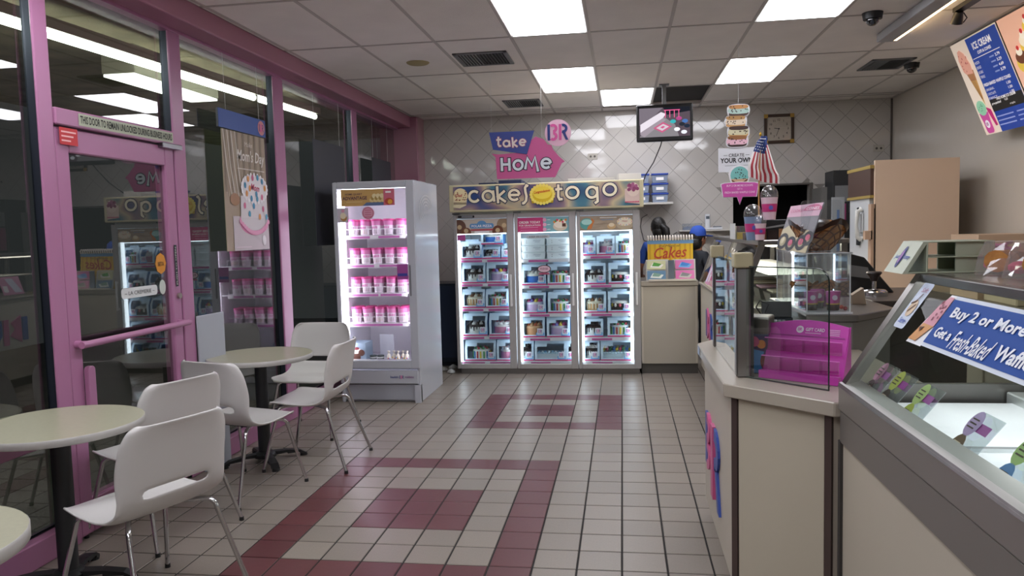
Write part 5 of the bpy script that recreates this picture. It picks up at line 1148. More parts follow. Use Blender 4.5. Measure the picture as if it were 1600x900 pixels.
# draped cloth: stripes on a folded sheet
rd, wh, bl_ = mat('#a0323c', .8), mat('#d9d3d0', .8), mat('#24386e', .8)
V = []; nu, nv = 13, 16
for j in range(nv+1):
    for i in range(nu+1):
        u, v = i/nu, j/nv; w = .02+.18*min(1, v*1.25)
        xx = -.075*min(1, v*1.4)+ (.012 if v < .1 else 0) + u*(.04+.17*min(1, v*1.2)) ; zz = .72-.275*v - .05*u*v*1.2 + .05*math.sin(u*PI)*v*-.2; yy = -.012-.03*math.sin(u*9)*min(1, v*1.5)
        V.append((xx, yy, zz))
m = MB()
for j in range(nv):
    for i in range(nu):
        a_ = j*(nu+1)+i; u, v = i/nu, j/nv
        blue_ = v < .36 and (u < .95-v*.9 or v < .18)
        m.use(bl_ if blue_ else (rd if i % 2 else wh)); m.add([V[q] for q in (a_, a_+1, a_+nu+2, a_+nu+1)], [(0, 1, 2, 3)])
m.use(whitep)
for j in range(1, 6):
    for i in range(0, 9, 2):
        u, v = (i+.5+(j % 2))/nu, (j+.3)/nv
        if v < .34 and (u < .9-v*.9):
            p = V[j*(nu+1)+min(nu, i+(j % 2))]; m.add([(p[0]-.004, p[1]-.003, p[2]), (p[0], p[1]-.003, p[2]-.004), (p[0]+.004, p[1]-.003, p[2]), (p[0], p[1]-.003, p[2]+.004)], [(0, 1, 2, 3)])
m.build('cloth', fl)

# ---- hanging signs above the case, plane y = .5
y = .5
sgn = thing('sandwich_sign', 'hanging cut-out of four stacked ice cream sandwiches over a create your own card', 'sign', (.95, y, 2.0))
def blob(cx, cz, w, h, n=16, j=.06):
    return [(cx+w*math.copysign(abs(math.cos(2*PI*i/n))**.6, math.cos(2*PI*i/n))*(1+random.uniform(-j, j)), cz+h*math.copysign(abs(math.sin(2*PI*i/n))**.7, math.sin(2*PI*i/n))*(1+random.uniform(-j, j))) for i in range(n)]
outl = mat('#d8d8dc', .5)
for k, (cx, cz, ck, ic, bk_) in enumerate(((.945, 2.445, '#b9834a', '#a9c4ba', '#4a3228'), (.925, 2.36, '#a9804a', '#dcc9b0', '#c0915a'), (.945, 2.28, '#3c241e', '#c9c3a0', '#b88b4c'), (.935, 2.205, '#8a5a30', '#dcaebc', '#33201c'))):
    pn2 = prism(outl, blob(cx, cz, .088, .052, j=.02), y, .006).build('sandwich', sgn, world=True)
    A = Art((cx, y-.007, cz), X, Z, .001); A.poly(mat(bk_, .6), blob(0, -.022, .075, .022)); A.up(2).poly(mat(ic, .6), blob(0, -.002, .081, .026)); A.up(3).poly(mat(ck, .6), blob(0, .028, .075, .016)); A.up(4)
    for q in range(14): A.disc(mat('#3b2a24', .6), random.uniform(-.065, .065), random.uniform(-.02, .035), .005, n=6)
    A.build('printing', pn2, world=True)
prism(mat('#cfd0d4', .5), [(.79, 1.965), (1.07, 1.965), (1.07, 2.155), (.79, 2.155)], y+.008, .006).build('card', sgn, world=True)
A = Art((.79, y+.001, 1.968), X, Z); A.text(blackp, 'CREATE', .14, .115, w=.12, h=.026, align='c', bold=.01); A.text(blackp, 'YOUR OWN', .14, .068, w=.25, h=.04, align='c', bold=.035); A.rect(blackp, .04, .127, .07, .13); A.rect(blackp, .21, .127, .24, .13); A.rect(greyp, .05, .045, .23, .049); A.build('lettering', sgn, world=True, label='black lettering reading create your own')
cord(sgn, [(.945, y, 2.48), (.945, y, 3.0)])
y = .45
cs = thing('cone_sign', 'hanging waffle cone cut-out above a pink speech-shaped card', 'sign', (.945, y, 1.72))
prism(outl, [(.945+.085*math.cos(t*PI/8), 1.945+.07*math.sin(t*PI/8)) for t in range(0, 9)]+[(.87, 1.90), (.905, 1.82), (.985, 1.82), (1.02, 1.90)], y, .006).build('cone_cut_out', cs, world=True)
A = Art((.945, y-.0065, 1.945), X, Z); A.disc(mat('#6fb0aa', .6), 0, -.012, .07, .07, 20); A.up(2).poly(mat('#c0a080', .6), [(-.065, -.04), (.065, -.04), (.035, -.125), (-.035, -.125)]); A.up(3); A.line(brownp, [(-.06, -.05), (.0, -.09), (.06, -.045)], .01); A.line(mat('#8a6a48'), [(-.03, -.06), (.03, -.12)], .005); A.line(mat('#8a6a48'), [(.03, -.06), (-.03, -.12)], .005)
for q in range(16): A.disc(mat('#2a2422', .6), random.uniform(-.05, .05), random.uniform(-.04, .04), .005, n=6)
A.build('printing', cs, world=True)
prism(mat('#dfe0e4', .5), [(.805, 1.80), (1.08, 1.80), (1.09, 1.87), (.80, 1.87)][::-1], y+.002, .004)
pk3 = [(.805, 1.865), (.83, 1.873), (.945, 1.878), (1.06, 1.873), (1.085, 1.865), (1.07, 1.765), (.965, 1.765), (.945, 1.71), (.925, 1.765), (.82, 1.765)]
prism(outl, [(.945+(a_-.945)*1.05, 1.81+(b_-1.81)*1.08) for a_, b_ in pk3], y-.008, .003).build('card_border', cs, world=True)
prism(mat('#bd4d9b', .5), pk3, y-.012, .003).build('pink_card', cs, world=True)
A = Art((.945, y-.0155, 1.81), X, Z); A.text(mat('#e8c8e0'), 'BUY 2 OR MORE SCOOPS', 0, .035, w=.20, h=.016, align='c', bold=.01); A.text(mat('#e8c8e0'), 'GET A', 0, .01, w=.04, h=.014, align='c'); A.text(mat('#e8c8e0'), 'FRESH BAKED WAFFLE CONE', 0, -.018, w=.23, h=.016, align='c', bold=.01); A.build('lettering', cs, world=True)
cord(cs, [(.945, y, 2.01), (.945, y+.04, 2.12)], .001)

# ================================================================ TOPPING STATION WITH ACRYLIC DISPLAY
ts = thing('topping_station', 'stainless steel topping station behind the service counter', 'station', (1.1, -1.75, 0))
tsp = [(.905, -1.95), (1.15, -1.95), (1.42, -1.65), (1.42, -1.0), (.905, -1.0)]
MB().use(mat('#8c8b88', .4, .3)).prism([(x+(.02 if x < 1 else -.02), y_+.02) for x, y_ in tsp], (0, 0, 0), X, Y, Z, 1.06).build('cabinet', ts, world=True)
MB().use(steel).prism(tsp, (0, 0, 1.06), X, Y, Z, .035).build('worktop', ts, world=True, bevel=.004)
ac = thing('acrylic_display', 'clear acrylic display box with waffle cone cups and a pink card on top', 'display box', (1.03, -1.70, 1.096))
acr = glass('#f4f7f8', 1.5, .02, 'acrylic', .03)
ax0, ax1, ay0, ay1 = .922, 1.125, -1.90, -1.16
for q in ((ax0, ax1, ay0, ay0+.004), (ax0, ax0+.004, ay0, ay1), (ax1-.004, ax1, ay0, ay1), (ax0, ax1, ay1-.004, ay1)): MB().use(acr).box(q[0], q[1], q[2], q[3], 1.10, 1.40).build('side_wall', ac, world=True)
MB().use(mat('#cfcfd2', .25)).box(ax0-.01, ax1+.01, ay0-.01, ay1+.01, 1.096, 1.106).build('base_tray', ac, world=True)
MB().use(acr).box(ax0-.005, ax1+.01, ay0-.005, ay1+.005, 1.385, 1.395).build('shelf', ac, world=True)
eg = MB().use(mat('#c8ccd0', .15)); [eg.tube([(x_, y_, 1.1), (x_, y_, 1.4)], .003, 6) for x_, y_ in ((ax0, ay0), (ax1, ay0), (ax0, ay1), (ax1, ay1))]; eg.tube([(ax0, ay0, 1.396), (ax1+.01, ay0, 1.396)], .0035, 6); eg.build('edge', ac, world=True)
# tilted picture card in upper acrylic
MB().use(acr).prism(rrect(0, 0, .20, .265, .02), (ax0+.01, -1.72, 1.396), X, Z, -Y, .004).build('upright_sheet', ac, world=True)
oc = Vector((.922, -1.14, 1.397)); uu = Vector((.19, -.02, 0)).normalized(); vv = Vector((.095, .03, .245)); 
cA = Art(oc, (0, -1, 0), (.085, 0, .25), .0015); cw, chh = .74, .262; cA.U = cA.U*1.0; KX = 3.9
pb = MB().use(mat('#9c9ea6', .35)).prism([(0, 0), (cw, 0), (cw, chh), (0, chh)], oc, cA.U, cA.V, -cA.N, .004).build('picture_card', ac, world=True)
cA.rect(mat('#8e8f97', .3), 0, 0, cw, chh); cA.U = cA.U*KX; cw = cw/KX; cA.up(2).rect(mat('#e2b7cc', .4), 0, chh*.74, cw, chh); cA.up(3).disc(mat('#cf5a8c', .4), .145, chh*.86, .05, .032, 20, 0, PI); cA.text(mat('#f3e3ea'), 'CONES', .145, chh*.87, w=.07, h=.016, align='c', bold=.02); cA.text(mat('#d987ab'), 'COOKIE', .055, chh*.84, w=.08, h=.018, align='c', bold=.02)
cA.up(2).poly(mat('#d9cfae', .35), [(0, 0), (cw, 0), (cw, .10), (.16, .12), (.12, .11), (.06, .16), (.0, .12)]); cA.up(3)
for x_, y_, r_ in ((.03, .05, .035), (.085, .04, .03), (.145, .05, .03), (.175, .075, .028)): cA.ring(mat('#39404a', .4), x_, y_, r_, .014, 16, 0, 2*PI, 1.4); cA.up(4).disc(mat('#e9dfc0' if r_ > .03 else '#d8708c', .4), x_, y_+.005, r_*.45, r_*.6, 12); cA.up(3)
cA.build('printing', pb, world=True)
pb['label'] = 'tilted picture card of ice cream desserts with pink header'
# waffle cone dipped, on the acrylic shelf
wf = ramp_noise('waffle', [(.3, '#a8682e'), (.7, '#d89c58')], 25, .6)
def waffle(x_, y_, z_, s, label, dip=True):
    t = thing('waffle_bowl', label, 'waffle bowl', (x_, y_, z_), random.random(), 'waffle bowls at the topping station')
    V = []; n = 20
    for j in range(7):
        v = j/6; r_ = (.035+.055*v**.8)*s
        for i in range(n): a_ = 2*PI*i/n; V.append((r_*math.cos(a_), r_*math.sin(a_), (.085*v+.018*v*math.sin(3*a_))*s))
    F = [(j*n+i, j*n+(i+1) % n, (j+1)*n+(i+1) % n, (j+1)*n+i) for j in range(6) for i in range(n)]+[tuple(range(n))[::-1]]
    m = MB().use(wf).add(V, F); m.build('bowl', t, smooth=50)
    g = MB().use(mat('#7a4a22', .6))
    for i in range(0, n, 2): g.tube([V[j*n+(i+j) % n] for j in range(7)], .0028*s, 5); g.tube([V[j*n+(i-j) % n] for j in range(7)], .0028*s, 5)
    g.build('grid_ribs', t)
    if dip:
        m = MB().use(mat('#3a1c12', .3)); top = [V[6*n+i] for i in range(n)]; md_ = [V[5*n+i] for i in range(n)]
        m.add([(p[0]*1.04, p[1]*1.04, p[2]+.003) for p in top]+[(p[0]*1.05, p[1]*1.05, p[2]) for p in md_], [(i, (i+1) % n, n+(i+1) % n, n+i) for i in range(n)]); m.ball((0, 0, .07*s), (.06*s, .06*s, .035*s), 12, 6); m.build('chocolate_dip', t, smooth=60)
    return t
waffle(1.045, -1.60, 1.40, 1.6, 'large chocolate-dipped waffle bowl on top of the acrylic display')
MB().use(mat('#c4509a', .5)).lathe([(.035, 0), (.05, .05)], n=16)
for i, (x_, y_) in enumerate(((.965, -1.80), (1.02, -1.70), (1.065, -1.82))):
    t = thing('paper_cup', 'magenta paper ice cream cup inside the acrylic display, %s' % ['left', 'middle, set back', 'right'][i], 'cup', (x_, y_, 1.107), 0, 'magenta cups in the acrylic display')
    MB().use(mat('#3a201a', .6)).lathe([(.028, 0), (.03, .03)], n=16).build('base', t); MB().use(mat('#c9a23c', .5)).lathe([(.033, .03), (.033, .036)], n=16).build('gold_band', t); MB().use(mat('#c24a9a', .45)).lathe([(.031, .036), (.036, .095)], n=18).build('cup', t, smooth=50)
    A = Art((-.0, -.0345, .065), X, Z, .002); A.disc(mat('#dccfe0'), 0, 0, .013, n=14); A.build('round_mark', t)
for i, (x_, y_) in enumerate(((.98, -1.58), (1.06, -1.60))): waffle(x_, y_, 1.107, .8, 'small plain waffle bowl inside the acrylic display, %s' % ['left', 'right'][i], False).location.z = 1.16
for i, (x_, y_) in enumerate(((.98, -1.58), (1.06, -1.60))):
    o = MB().use(mat('#9a3f80', .5)).cyl((0, 0, 0), (0, 0, .052), .03, n=16).build('cup_riser'); tag(o, 'magenta riser under the %s small waffle bowl' % ['left', 'right'][i], 'riser'); o.location = (x_, y_, 1.107)
t = thing('strawberry_topping', 'small heap of red topping at the right of the acrylic display', 'topping', (1.105, -1.84, 1.107)); m = MB(); [m.use(mat(['#a03a3a', '#d8c8c0', '#c05040'][q % 3], .5)).ball((.014*math.cos(q*2.1), .014*math.sin(q*2.1), .01+.004*(q % 3)), .011, 6, 4) for q in range(9)]; m.build('heap', t)

# ---- work table behind with steel pump, slanted hood
wt_ = thing('work_table', 'dark topped work table with steel wells behind the topping station', 'table', (1.7, -.3, 0))
MB().use(mat('#3f3834', .4)).box(1.58, 2.2, -.75, .25, 1.0, 1.045).build('tabletop', wt_, world=True, bevel=.004); MB().use(mat('#57524c', .45, .4)).box(1.62, 2.16, -.71, .22, .06, 1.0).build('cabinet', wt_, world=True); MB().use(mat('#2c2a28', .6)).box(1.66, 2.12, -.66, .2, 0, .06).build('plinth', wt_, world=True)
t = thing('syrup_pump', 'steel syrup well with a black pump knob on the work table', 'syrup pump', (1.69, -.42, 1.045)); MB().use(chrome).lathe([(.085, 0), (.085, .03), (.07, .045), (.02, .05)], n=20).build('lid', t, smooth=40); MB().use(chrome).cyl((0, 0, .04), (0, 0, .12), .014).build('pump_rod', t); MB().use(mat('#2a1f1c', .4)).lathe([(.02, .10), (.03, .13), (.05, .155), (.045, .165)], n=18).build('knob', t, smooth=40)
t = thing('slanted_hood', 'black slanted machine cover between the acrylic display and the white door', 'machine', (1.90, .02, 1.045)); MB().use(mat('#17181a', .35)).prism([(-.30, 0), (-.0, 0), (-.20, .25), (-.30, .28)], (0, .10, 0), X, Z, -Y, .3).build('cover', t, bevel=.006); MB().use(mat('#8d8f92', .3, .8)).hexa([(-.3, -.21, .12), (-.16, -.21, .10), (-.16, -.19, .10), (-.3, -.19, .12)], [(-.3, -.21, .2), (-.18, -.21, .18), (-.18, -.19, .18), (-.3, -.19, .2)]).build('metal_label', t)
t = tag(MB().use(mat('#b9a690', .7)).hexa([(-.035, 0, 0), (.035, 0, 0), (.035, .05, 0), (-.035, .05, 0)], [(-.04, .0, .05), (.02, .0, .09), (.02, .05, .09), (-.04, .05, .05)]).build('paper_bag'), 'small folded tan paper bag beside the acrylic display', 'bag'); t.location = (1.30, -1.45, 1.096)

# ================================================================ REAR RIGHT UNITS
bu = thing('walk_in_unit', 'large plain beige cabinet side with brown wooden top section on its left', 'cabinet', (2.62, 1.5, 0))
MB().use(mat('#dcc4ab', .5)).box(2.28, 2.99, 1.50, 1.53, 0, 2.09).build('front_panel', bu, world=True); MB().use(mat('#a89a88', .5)).box(2.30, 2.97, 1.53, 2.25, 0, 2.06).build('carcass', bu, world=True)
MB().use(mat('#4e3a32', .45)).box(2.25, 2.30, 1.53, 2.22, 1.78, 2.02).build('wooden_section', bu, world=True); MB().use(mat('#a08a4a', .4)).box(2.245, 2.31, 1.52, 2.24, 2.02, 2.05).build('yellow_trim', bu, world=True); MB().use(mat('#a08a4a', .4)).box(2.245, 2.31, 1.52, 2.24, 1.755, 1.78).build('yellow_trim', bu, world=True)
MB().use(mat('#bfc2c4', .4)).box(2.262, 2.30, 1.60, 2.20, .05, 1.755).build('white_door', bu, world=True, bevel=.004); MB().use(mat('#b89a82', .5)).box(2.25, 2.29, 1.50, 1.58, 0, 1.70).build('edge_post', bu, world=True); MB().use(mat('#c4a68c', .5)).box(2.20, 2.262, 1.50, 1.56, 1.38, 1.46).build('latch', bu, world=True); MB().use(mat('#2c2622', .6)).box(2.275, 2.281, 1.494, 1.501, .05, 1.66).build('dark_groove', bu, world=True)
t = thing('wall_telephone', 'white wall telephone handset hanging on the white cabinet door', 'telephone', (2.25, 1.80, 1.52)); MB().use(mat('#c9c9c4', .35)).tube([(0, -.02, .14), (-.035, -.02, .12), (-.045, -.02, 0), (-.035, -.02, -.12), (0, -.02, -.14)], [.03, .022, .016, .022, .03], 8).build('handset', t, smooth=60); MB().use(mat('#b5b7b8', .4)).box(-.005, .011, -.06, .12, -.08, .1).build('base', t, bevel=.004); MB().use(mat('#22242a', .4)).box(-.012, -.004, .03, .10, -.2, -.11).build('keypad', t); MB().use(blackp).ball((-.03, -.02, .145), .014, 8, 5).build('earpiece', t)
t = thing('notice_board', 'narrow grey panel with blue strip beside the white cabinet door', 'panel', (2.22, 2.45, 1.05)); MB().use(mat('#9a9da0', .4)).box(-.06, .06, 0, .04, -.2, .75).build('panel', t); MB().use(mat('#4f6f9c', .4)).box(-.015, .01, -.004, 0, .0, .62).build('blue_strip', t); MB().use(mat('#9a9da0', .4)).box(-.06, .06, .0, .5, -1.05, -.2).build('lower_panel', t)
t = thing('dark_rack', 'dark rack with papers hung below the back wall tiles, left of the wooden section', 'rack', (2.50, 3.2, 1.5)); MB().use(mat('#26282a', .5)).box(-.14, .28, 0, .35, -1.5, .62).build('rack', t, bevel=.004)
A = Art((-.14, -.003, .15), X, Z); A.rect(mat('#77797b', .5), .02, .12, .40, .30); A.rect(mat('#8c3a66', .5), .02, -.2, .14, .10); A.rect(mat('#3a3d40', .5), .16, .0, .4, .1); A.build('notices', t)
t = thing('grey_cabinet', 'grey tall cupboard edge just right of the dark doorway', 'cupboard', (2.33, 3.45, 0)); MB().use(mat('#75736f', .45)).box(-.03, .03, 0, .45, 0, 1.95).build('body', t)

# back counter along the right wall, seen through the dipping cabinet glass
rc_ = thing('rear_work_counter', 'cream work counter along the right wall behind the dipping cabinet', 'counter', (2.95, -1.5, 0))
MB().use(mat('#a9a294', .4)).box(2.66, 3.21, -5.5, 1.2, .1, .88).build('cabinet', rc_, world=True); MB().use(mat('#8f887c', .3)).box(2.62, 3.215, -5.52, 1.22, .88, .92).build('worktop', rc_, world=True, bevel=.004); MB().use(mat('#3a3632', .6)).box(2.72, 3.21, -5.5, 1.2, 0, .1).build('kick_board', rc_, world=True)
for i in range(8): MB().use(mat('#b3ac9d', .4)).box(2.645, 2.66, -5.4+.8*i, -4.66+.8*i, .14, .85).build('door', rc_, world=True, bevel=.003)
for i, (yy, w_, h_, c, lab) in enumerate(((-.9, .22, .42, '#6c6a66', 'grey milkshake mixer on the rear work counter'), (-1.9, .3, .5, '#8a8886', 'steel soft-serve machine on the rear work counter'), (-2.9, .2, .3, '#b9a98a', 'tan cardboard box on the rear work counter'), (.2, .25, .35, '#c9b89a', 'cream storage bin on the rear work counter'))):
    t = thing('kitchen_machine' if i < 2 else 'storage_box', lab, 'machine' if i < 2 else 'box', (2.9, yy, .92)); MB().use(mat(c, .35, .5 if i < 2 else 0)).box(-.15, .15, -w_, w_, 0, h_).build('body', t, bevel=.01); MB().use(mat('#2c2c2e', .4)).box(-.155, -.15, -w_*.6, w_*.6, h_*.5, h_*.85).build('front_panel', t); MB().use(mat('#4a4a4c', .4)).box(-.12, .12, -w_*.8, w_*.8, h_, h_+.02).build('lid', t)
t = thing('cone_box', 'open cardboard tray on tall beige shelf by the right wall', 'shelf', (2.85, .75, .92)); MB().use(mat('#bfa48a', .6)).box(-.12, .3, -.25, .25, 0, .5).build('carton', t); MB().use(mat('#8a6f56', .6)).box(-.125, -.12, -.15, .15, .15, .35).build('printed_label', t)
# ================================================================ DIPPING CABINET (near right)
dc = thing('dipping_cabinet', 'large stainless ice cream dipping cabinet with slanted glass, lower right', 'display case', (1.1, -4.0, 0))
a, b = -5.7, -3.13      # length along y; near end (far from camera) at b
fx = .755
MB().use(mat('#b9b1a1', .4)).box(fx+.004, 1.75, a, b, .09, .80).build('lower_panel', dc, world=True); MB().use(mat('#4a4743', .5)).box(fx+.06, 1.7, a, b-.02, 0, .09).build('kick_board', dc, world=True)
MB().use(mat('#8f8b87', .38, .65)).box(fx-.004, fx+.03, a, b, .795, .905).build('lower_band', dc, world=True, bevel=.002)
MB().use(mat('#9a9692', .34, .7)).box(fx-.010, fx+.03, a, b, .910, 1.0).build('upper_band', dc, world=True, bevel=.003)
MB().use(mat('#86837f', .3, .7)).hexa([(fx-.012, a, .99), (fx+.05, a, .99), (fx+.05, b, .99), (fx-.012, b, .99)], [(fx-.008, a, 1.003), (fx+.055, a, 1.016), (fx+.055, b, 1.016), (fx-.008, b, 1.003)]).build('sill', dc, world=True)
MB().use(steel_d).box(fx, 1.75, b-.004, b+.012, .09, 1.0).build('end_plate', dc, world=True)
MB().use(mat('#3a3836', .5)).box(fx-.006, fx+.012, b-.012, b+.014, .09, .80).build('corner_trim', dc, world=True)
g = MB().use(steel_d).box(fx-.004, fx+.004, a+.6, b-.03, .12, .30).build('vent_frame', dc, world=True)
m = MB().use(mat('#8c8984', .4)); [m.box(fx-.008, fx, a+.62, b-.05, .135+.02*i, .142+.02*i) for i in range(8)]; m.build('vent_slats', g, world=True)['kind'] = 'stuff'
# inside: tub deck (frosted), liner, rear rail
frost = mat('#e6e8ea', .8, bump=.3, bscale=25)
MB().use(frost).box(fx+.075, 1.27, a, b-.05, .90, .945).build('frosted_lids', dc, world=True, label='white frosted covers inside the cabinet')
MB().use(mat('#c9cbc9', .35, .4)).box(fx+.03, fx+.075, a, b-.01, .80, .955).build('front_ledge', dc, world=True); MB().use(mat('#cfd2d0', .3, .5)).box(1.27, 1.36, a, b-.01, .80, .975).build('rear_rail', dc, world=True, bevel=.004)
for i in range(6): MB().use(mat('#d8dcdc', .2, .6)).box(fx+.08, 1.27, b-.62-.43*i, b-.60-.43*i, .943, .955).build('cross_bar', dc, world=True)
bz = MB().use(mat('#6b6965', .35, .7)); bz.build
for i, yy in enumerate((b-.52, b-1.35, b-2.1)):
    MB().use(brushed('#77746f', .3)).box(1.325, 1.355, yy-.03, yy+.03, .95, 1.36).build('rear_post', dc, world=True)
    MB().use(mat('#b9bcbc', .3, .6)).cyl((1.322, yy-.06, .985), (1.305, yy-.06, .985), .022, n=18).build('door_roller', dc, world=True)
for i, (ya, yb) in enumerate(((b-.48, b-.01), (b-1.32, b-.55), (b-2.07, b-1.38))): MB().use(glass('#e8ecea', 1.2, .02, 'sliding', .05)).box(1.335, 1.34, ya, yb, .955, 1.34).build('sliding_glass', dc, world=True)
# frame and top
fr_m = brushed('#7d7a76', .3)
zt, xt = 1.372, 1.0
def strut(yy, w_=.022, m_=fr_m): return MB().use(m_).hexa([(fx-.002, yy-w_, 1.0), (fx+.035, yy-w_, 1.0), (fx+.035, yy+w_, 1.0), (fx-.002, yy+w_, 1.0)], [(xt-.01, yy-w_, zt), (xt+.027, yy-w_, zt), (xt+.027, yy+w_, zt), (xt-.01, yy+w_, zt)])
strut(b-.022).build('slanted_frame', dc, world=True)
MB().use(fr_m).box(xt-.012, xt+.03, a, b, zt-.028, zt).build('top_front_rail', dc, world=True, bevel=.003)
MB().use(mat('#8a857c', .25, .3)).box(xt+.03, 1.40, a, b, zt-.025, zt-.002).build('top_shelf', dc, world=True)
MB().use(emis('#fbfaff', 5.5)).box(xt+.06, xt+.16, a, b-.06, zt-.04, zt-.028).build('inner_light', dc, world=True)
g_ = glass('#eef2f0', .1, 0, 'cabinet')
MB().use(g_).hexa([(fx+.006, a, 1.012), (fx+.011, a, 1.012), (fx+.011, b-.04, 1.012), (fx+.006, b-.04, 1.012)], [(xt-.004, a, zt-.02), (xt+.001, a, zt-.02), (xt+.001, b-.04, zt-.02), (xt-.004, b-.04, zt-.02)]).build('slanted_glass', dc, world=True)
MB().use(g_).prism([(fx+.04, 1.0), (1.33, 1.0), (1.33, zt-.03), (xt+.02, zt-.03)], (0, b-.010, 0), X, Z, -Y, .004).build('end_glass', dc, world=True)
# art on the slanted glass: right = -y, up = slope
SV = Vector((xt-fx-.01, 0, zt-.02-1.012)).normalized()
def on_glass(y_, s_, d=.0015): return Art(Vector((fx+.004, y_, 1.012))+SV*s_, -Y, SV, d)
A = on_glass(-3.44, .215)
Wd, Hh = 1.35, .158
A.rect(mat('#d9e2ee', .6, spec=.2), .02, -.006, Wd, Hh+.008); A.up(2).rect(mat('#2450a0', .6, spec=.2), .05, .006, Wd, Hh-.004)
A.up(1).poly(mat('#e6e9ee', .4), [(-.062, -.01), (.05, -.01), (.05, Hh+.008), (.012, Hh+.008), (-.036, .075)]); A.up(3).poly(mat('#d08a9c', .45), [(-.03, .06), (.048, .055), (.048, Hh), (.02, Hh), (-.01, Hh-.03)]); A.poly(mat('#c98a3e', .45), [(-.055, .0), (.0, .0), (.045, .058), (-.03, .06)]); A.up(4)
for q in range(12): A.disc(mat('#8a3a50'), .0+.045*random.random(), .075+.07*random.random(), .005, n=6)
A.poly(brownp, [(-.03, .045), (.0, .05), (-.015, .03)])
wl = mat('#dfe7f2', .4)
A.text(wl, 'Buy 2 or More Scoops', .10, .088, w=.62, h=.044, bold=.03); A.text(wl, 'Get a', .085, .03, w=.105, h=.034, bold=.03); A.text(wl, 'Fresh-Baked', .205, .012, w=.22, h=.056, shear=.35, bold=.012); A.text(wl, 'Waffle Cone', .445, .024, w=.32, h=.042, bold=.03)
A.build('window_banner', dc, world=True, label='blue banner lettered buy 2 or more scoops get a fresh-baked waffle cone')
A = on_glass(-3.21, .235); A.poly(mat('#bcc9de', .4), rrect(0, 0, .085, .17, .012)); A.up(2).disc(mat('#d8c0a0', .5), .045, .075, .026, .032); A.up(3).line(brownp, [(.02, .09), (.045, .1), (.06, .13)], .006); A.line(brownp, [(.03, .06), (.06, .09)], .005); A.text(mat('#a03a6a'), 'Soft', .03, .135, w=.045, h=.016, shear=.3); A.text(mat('#3a5ab0'), 'Serve', .02, .018, w=.05, h=.02, shear=.3, bold=.02); A.build('small_sticker', dc, world=True, label='small pale blue dessert sticker at the left end of the glass')
# flavour labels inside along the front
fls = [(-3.165, '#d58fb0', '#4a2a2c'), (-3.32, '#b9c05a', '#3a2a20'), (-3.52, '#b4c87a', '#a8b43a'), (-3.86, '#b9a0cc', '#6a5236'), (-4.10, '#a9c87a', '#5a8ac0'), (-4.40, '#a9c87a', '#d8a0b0')]
nmz = ['farthest', 'second farthest', 'third farthest', 'fourth farthest', 'fifth farthest', 'nearest']
for k, (yy, c1, c2) in enumerate(fls):
    t = thing('flavour_tag', 'clear stand with two oval flavour tags inside the dipping cabinet, %s from camera' % nmz[k], 'flavour tag', (fx+.115, yy, .945), 0, 'flavour tags in the dipping cabinet')
    Vt = Vector((.62, 0, .78)).normalized()
    MB().use(glass('#e6ecee', 2.0, .05, 'tag', .06)).prism([(0, 0), (.10, 0), (.10, .145), (0, .145)], (-.045, .045, .005), -Y, Vt, (-.78, 0, .62), .002).build('clear_sheet', t)
    for q, c in ((0, c2), (1, c1)):
        A = Art((-.05, .045, .008), -Y, Vt, .002); z_ = .03+.072*q
        A.up(2).rect(mat('#a0479c', .4), .03, z_-.012, .09, z_+.014); A.up(3).poly(mat(c, .5), [(.012+.03*math.cos(2*PI*i/16)*(1+.0*q), z_+.004+.038*math.sin(2*PI*i/16)) for i in range(16)])
        A.up(4); [A.rect(mat('#4a3a2a' if c not in ('#4a2a2c', '#3a2a20', '#6a5236') else '#d8c8a8', .5), -.006, z_+.014-.012*j, .028, z_+.018-.012*j) for j in range(3)]
        A.build('oval_tag', t)
# things on the top shelf
t = thing('napkin_box', 'pale green napkin dispenser with an oval purple logo on the dipping cabinet top', 'dispenser', (1.10, -3.02, zt-.002))
pg = mat('#b4bda8', .4)
t.location = (.985, -3.085, zt-.002)
m = MB().use(pg).hexa([(-.045, -.06, 0), (-.03, -.06, 0), (-.03, .12, 0), (-.045, .12, 0)], [(.02, -.06, .105), (.035, -.06, .105), (.035, .12, .105), (.02, .12, .105)]); m.build('sloped_front', t)
A = Art((-.0455, .12, 0), -Y, (.065, 0, .105), .0015); A.poly(navyp, [(.08+.018*math.cos(i*PI/10)+.0, .062+.042*math.sin(i*PI/10)) for i in range(20)]); A.up(2).poly(mat('#9a6ab0'), [(.08+.010*math.cos(i*PI/8), .062+.026*math.sin(i*PI/8)) for i in range(16)]); A.up(1).text(mat('#3f5aa8'), 'Just', .022, .05, w=.04, h=.02, shear=.3, bold=.03); A.text(mat('#3f5aa8'), 'Yummy', .098, .05, w=.06, h=.022, shear=.3, bold=.03)
A.build('logo', t)
f = MB().use(pg); f.box(.125, .24, -.045, -.04, .004, .104); f.box(.03, .036, -.06, .12, 0, .105); f.box(-.03, .24, -.06, .12, 0, .006); f.box(.035, .24, -.06, .12, .052, .056); f.box(.035, .24, -.06, .12, .102, .106); f.box(.13, .24, .112, .12, 0, .106); f.box(.23, .24, -.06, .12, 0, .106); f.build('compartments', t, bevel=.002)
t = thing('spoon_bin', 'white bin heaped with pink plastic spoons behind the napkin dispenser', 'bin', (1.36, -2.98, zt-.002)); t.location = (1.28, -3.02, zt-.002)
f = MB().use(mat('#c3c7c6', .4)); f.box(-.05, .05, -.09, -.085, 0, .07); f.box(-.05, .05, .085, .09, 0, .07); f.box(-.05, -.046, -.09, .09, 0, .07); f.box(.046, .05, -.09, .09, 0, .07); f.box(-.05, .05, -.09, .09, 0, .004); f.build('bin', t)
m = MB()
